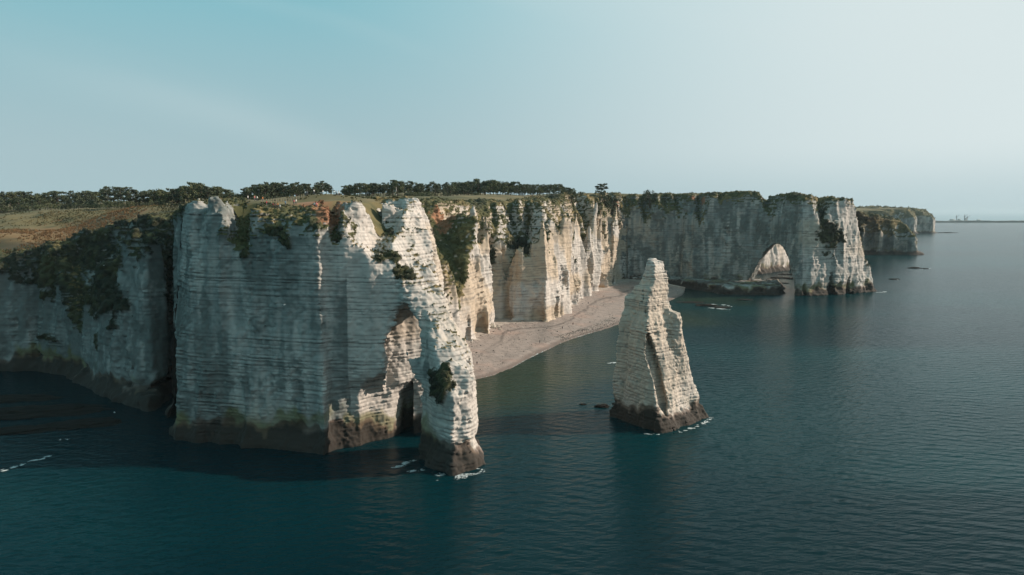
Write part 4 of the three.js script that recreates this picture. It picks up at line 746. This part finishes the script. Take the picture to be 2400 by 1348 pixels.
const foamMat = new THREE.MeshStandardMaterial({ color: new THREE.Color().setRGB(0.46, 0.5, 0.5), roughness: 0.9, side: THREE.DoubleSide });
function foam(name, line, n, spread, size, stretch = 2.4, lift = 0.1, amount = 1) {     // flakes of froth strewn along a line on the water
  const pos = [], ind = []; const len = []; let total = 0; n *= 1.5; spread *= 1.45; size *= 0.6;
  for (let i = 1; i < line.length; i++) { const l = Math.hypot(line[i][0] - line[i - 1][0], line[i][1] - line[i - 1][1]); len.push(l); total += l; }
  for (let k = 0; k < n; k++) {
    let s = rnd() * total, i = 0; while (i < len.length - 1 && s > len[i]) s -= len[i++];
    const a = line[i], b = line[i + 1], t = s / len[i], th = Math.atan2(b[1] - a[1], b[0] - a[0]) + rr(-0.35, 0.35), off = (rnd() + rnd() + rnd() - 1.5) / 1.5 * spread;
    const cx = mix(a[0], b[0], t) - Math.sin(th) * off, cz = mix(a[1], b[1], t) + Math.cos(th) * off; if (n3(cx / (spread * 0.8 + 0.4), 2.2, cz / (spread * 0.5 + 0.3)) > 0.25 * amount - 0.2 || rnd() < 0.35) continue;
    const r = size * Math.pow(rnd(), 1.6) + size * 0.15, b0 = pos.length / 3, y = lift + rr(0, 0.12) * Math.min(2, size); pos.push(cx, y + r * 0.2, cz);
    for (let q = 0; q < 8; q++) { const u = q / 8 * 6.283, e = r * rr(0.6, 1.2), x = Math.cos(u) * e * stretch, z = Math.sin(u) * e; pos.push(cx + x * Math.cos(th) - z * Math.sin(th), y, cz + x * Math.sin(th) + z * Math.cos(th)); ind.push(b0, b0 + 1 + (q + 1) % 8, b0 + 1 + q); }
  }
  const g = new THREE.BufferGeometry(); g.setAttribute('position', new THREE.Float32BufferAttribute(pos, 3)); g.setIndex(ind); g.computeVertexNormals();
  const o = mesh(numbered('foam'), g, foamMat); tag(stuff(o), name, 'foam'); scene.add(o); return o;
}
foam('white surf breaking round the foot of the arch leg', [B(1020, 1118), B(1060, 1118), B(1095, 1114), B(1124, 1100)], 1300, 2.4, 0.2);
foam('thin surf trailing left of the arch leg', [B(925, 1098), B(945, 1088), B(975, 1078)], 420, 1.1, 0.24); foam('thin streak of foam before the arch leg', [B(955, 1106), B(995, 1102)], 90, 0.7, 0.3); 
foam('white surf along the right foot of the chalk needle', [B(1585, 1016), B(1625, 1003), B(1652, 992), B(1670, 980)], 520, 0.9, 0.3); foam('small surf at the front foot of the chalk needle', [B(1510, 1018), B(1545, 1019)], 140, 0.5, 0.25); foam('small burst of surf left of the chalk needle', [B(1424, 852), B(1442, 850)], 130, 1.2, 0.4);
foam('surf breaking over the rock left of the needle', [B(1396, 951), B(1430, 948)], 190, 1.2, 0.3);
foam('white wave lines over the rocks before the far shelf', [B(1655, 713), B(1700, 715), B(1712, 719)], 260, 2.4, 0.55, 4); foam('second wave line over the far black rocks', [B(1660, 722), B(1715, 726)], 200, 2, 0.5, 4);
foam('pale wave streak at the left under the dark cliff', [B(5, 1105), B(60, 1086), B(118, 1070)], 260, 0.9, 0.28, 5); foam('surf round the long flat reef', [B(2160, 631), B(2178, 629)], 120, 3, 1, 4); foam('surf at the tip of the small reef', [B(2098, 655), B(2110, 656)], 70, 2, 0.8, 4); foam('surf off the tip of the far pier', [B(2056, 686), B(2078, 684)], 110, 2, 0.6, 5);
{ const runs = [[0.05, 0.30, 0.9], [0.2, 0.30, 1], [0.30, 0.37, 1.4], [0.4, 0.56, 1], [0.46, 0.52, 1.2], [0.56, 0.68, 0.8]];
  for (const [a, b, w] of runs) { const line = []; for (let i = 0; i <= 14; i++) line.push(beachPoint(mix(a, b, i / 14), 0.004 + 0.006 * Math.sin(i * 0.9 + a * 40))); foam('thin white swash line along the beach edge', line, 260 * w, 0.4 * w, 0.22, 3.2, 0.12, 1.0).userData.label = `thin white swash line on the beach edge, ${['nearest', 'doubled near', 'bold middle', 'long middle', 'doubled far', 'farthest'][runs.findIndex(q => q[0] === a && q[1] === b)]} stretch`; } }
{ // loose stones on the beach
  const g = new THREE.DodecahedronGeometry(1, 0), m = new THREE.MeshStandardMaterial({ color: 0xffffff, roughness: 0.95 }), N = 5200, im = new THREE.InstancedMesh(g, m, N), M = new THREE.Matrix4(), E = new THREE.Euler(), Qn = new THREE.Quaternion(), col = new THREE.Color();
  for (let i = 0; i < N; i++) { const near = i < 1500, t = near ? rr(0.42, 0.62) : rr(0.02, 0.95), s = near ? rr(0.02, 0.2) : Math.pow(rnd(), 0.8), [x, z] = beachPoint(t, s), r = near ? rr(0.1, 0.32) : rr(0.08, 0.22) * (rnd() < 0.04 ? 2.5 : 1); E.set(rr(0, 6), rr(0, 6), rr(0, 6)); M.compose(new THREE.Vector3(x, beachY(s) + 0.03, z), Qn.setFromEuler(E), new THREE.Vector3(r, r * 0.6, r * 0.8)); im.setMatrixAt(i, M); const q = rnd() < 0.25 ? rr(0.35, 0.5) : rr(0.06, 0.2); im.setColorAt(i, col.setRGB(q, q * 0.88, q * 0.78)); }
  im.name = 'shingle'; tag(stuff(im), 'loose flint stones strewn over the beach', 'stones'); put(im); }

// ---------------------------------------------------------------- far things: lighthouse, breakwater, harbour
{ const p = P(1989, 487, 2900), m = new THREE.MeshStandardMaterial({ color: new THREE.Color().setRGB(0.42, 0.38, 0.32), roughness: 0.9 }), dk = new THREE.MeshStandardMaterial({ color: 0x333a3c, roughness: 0.6 }), gl = new THREE.MeshPhysicalMaterial({ color: 0xcfe0e4, transmission: 0.6, roughness: 0.1, thickness: 0 });
  const o = base('lighthouse', [p[0], p[1] - 6, p[2]]); tag(o, 'pale octagonal lighthouse on the farthest headland', 'lighthouse');
  const tower = new THREE.CylinderGeometry(2.5, 3.7, 27, 8); tower.translate(0, 13.5, 0); mesh('tower', tower, m, o); const cor = new THREE.CylinderGeometry(3.5, 2.7, 1.6, 8); cor.translate(0, 27.8, 0); const gal = mesh('gallery', cor, m, o);
  const rail = new THREE.TorusGeometry(3.3, 0.09, 5, 16); rail.rotateX(Math.PI / 2); rail.translate(0, 29.6, 0); mesh('railing', rail, dk, gal);
  const lan = new THREE.CylinderGeometry(1.6, 1.6, 3, 10); lan.translate(0, 30.1, 0); mesh('lantern', lan, gl, o); const cap = new THREE.SphereGeometry(1.8, 12, 6, 0, 6.3, 0, 1.57); cap.translate(0, 31.6, 0); mesh('dome', cap, dk, o);
  for (const h of [6, 13, 20]) { const w = new THREE.BoxGeometry(0.9, 1.6, 0.5); w.translate(0, h, 3.42 - h * 0.043); mesh('window', w, dk, o); } }
{ const m = new THREE.MeshStandardMaterial({ color: new THREE.Color().setRGB(0.12, 0.13, 0.12), roughness: 1 }), D = 6900, sh = new THREE.Shape(), a = (2150 - 1200) / F * D, b = (2560 - 1200) / F * D;
  sh.moveTo(a, -2); for (let i = 0; i <= 60; i++) sh.lineTo(mix(a, b, i / 60), 14 + 3 * n2(i * 0.7, 3) + (i > 40 ? 4 : 0)); sh.lineTo(b, -2); const g = new THREE.ExtrudeGeometry(sh, { depth: 40, bevelEnabled: true, bevelThickness: 12, bevelSize: 3, bevelSegments: 2 }); g.translate(0, 0, -D - 40);
  put(tag(mesh('breakwater', g, m), 'long low stone breakwater along the horizon at the right', 'breakwater'));
  const tank = new THREE.MeshStandardMaterial({ color: new THREE.Color().setRGB(0.55, 0.56, 0.55), roughness: 0.7 }), st = new THREE.MeshStandardMaterial({ color: new THREE.Color().setRGB(0.16, 0.18, 0.2), roughness: 0.7 });
  for (const [px, r, h, lab] of [[2228, 22, 20, 'widest pale storage tank, leftmost behind the breakwater'], [2244, 14, 24, 'pale storage tank beside the mast behind the breakwater'], [2259, 11, 34, 'tall pale storage tank left of the dark tower'], [2290, 18, 17, 'low pale storage tank, rightmost behind the breakwater']]) { const x = (px - 1200) / F * (D + 140), o = base('storage_tank', [x, 8, -D - 140]); tag(o, lab, 'storage tank', 'tanks behind the breakwater'); const c = new THREE.CylinderGeometry(r, r, h, 20); c.translate(0, h / 2, 0); mesh('shell', c, tank, o); const t = new THREE.ConeGeometry(r * 1.02, r * 0.25, 20); t.translate(0, h + r * 0.12, 0); mesh('roof', t, tank, o); }
  for (const [px, h, lab] of [[2238, 56, 'thin dark harbour crane above the pale tanks'], [2257, 62, 'tallest dark harbour crane on the horizon'], [2263, 50, 'dark harbour crane right of the tallest one']]) { const x = (px - 1200) / F * (D + 110), o = base('harbour_crane', [x, 8, -D - 110]); tag(o, lab, 'crane', 'cranes behind the breakwater'); const mast = new THREE.CylinderGeometry(2, 3.4, h, 6); mast.translate(0, h / 2, 0); mesh('mast', mast, st, o); mesh('jib', limb(new THREE.Vector3(0, h * 0.72, 0), new THREE.Vector3(26, h * 1.08, 0), 1.5, 0.9), st, o); const cab = new THREE.BoxGeometry(8, 6, 7); cab.translate(-1, h * 0.68, 0); mesh('cab', cab, st, o); } }
{ // gulls
  const m = new THREE.MeshStandardMaterial({ color: new THREE.Color().setRGB(0.75, 0.76, 0.76), roughness: 0.8 });
  const body = new THREE.LatheGeometry([[0, -0.28], [0.05, -0.24], [0.1, -0.05], [0.1, 0.08], [0.06, 0.2], [0.055, 0.26], [0.035, 0.32], [0.01, 0.38], [0, 0.39]].map(q => new THREE.Vector2(...q)), 10); body.rotateX(Math.PI / 2);
  const wing = s => { const sh = new THREE.Shape(); sh.moveTo(0, -0.1); sh.quadraticCurveTo(0.3, -0.12, 0.7, 0.12); sh.quadraticCurveTo(0.35, 0.14, 0, 0.12); const g = new THREE.ExtrudeGeometry(sh, { depth: 0.015, bevelEnabled: false }); g.rotateX(-Math.PI / 2); g.rotateZ(0.28); g.scale(s, 1, 1); return g; };
  for (const [px, py, d, lab] of [[268, 967, 246, 'white gull low over the dark water under the left cliff'], [141, 1031, 226, 'white gull over the black reef, left of a pair'], [158, 1030, 226, 'white gull over the black reef, right of a pair'], [243, 622, 296, 'white gull gliding across the dark left cliff face'], [665, 715, 206, 'white gull gliding across the near shaded headland face']]) { const p = P(px, py, d), o = base('gull', p, rr(0, 6)); tag(o, lab, 'gull', 'gulls about the cliffs'); mesh('body', body, m, o); mesh('wing', wing(1), m, o); mesh('wing', wing(-1), m, o); } }
console.log('all', (Date.now() - T0) / 1000);

// ---------------------------------------------------------------- air
scene.fog = new THREE.FogExp2(new THREE.Color(0.72, 0.84, 0.88), 0.00003);

renderer.render(scene, camera);
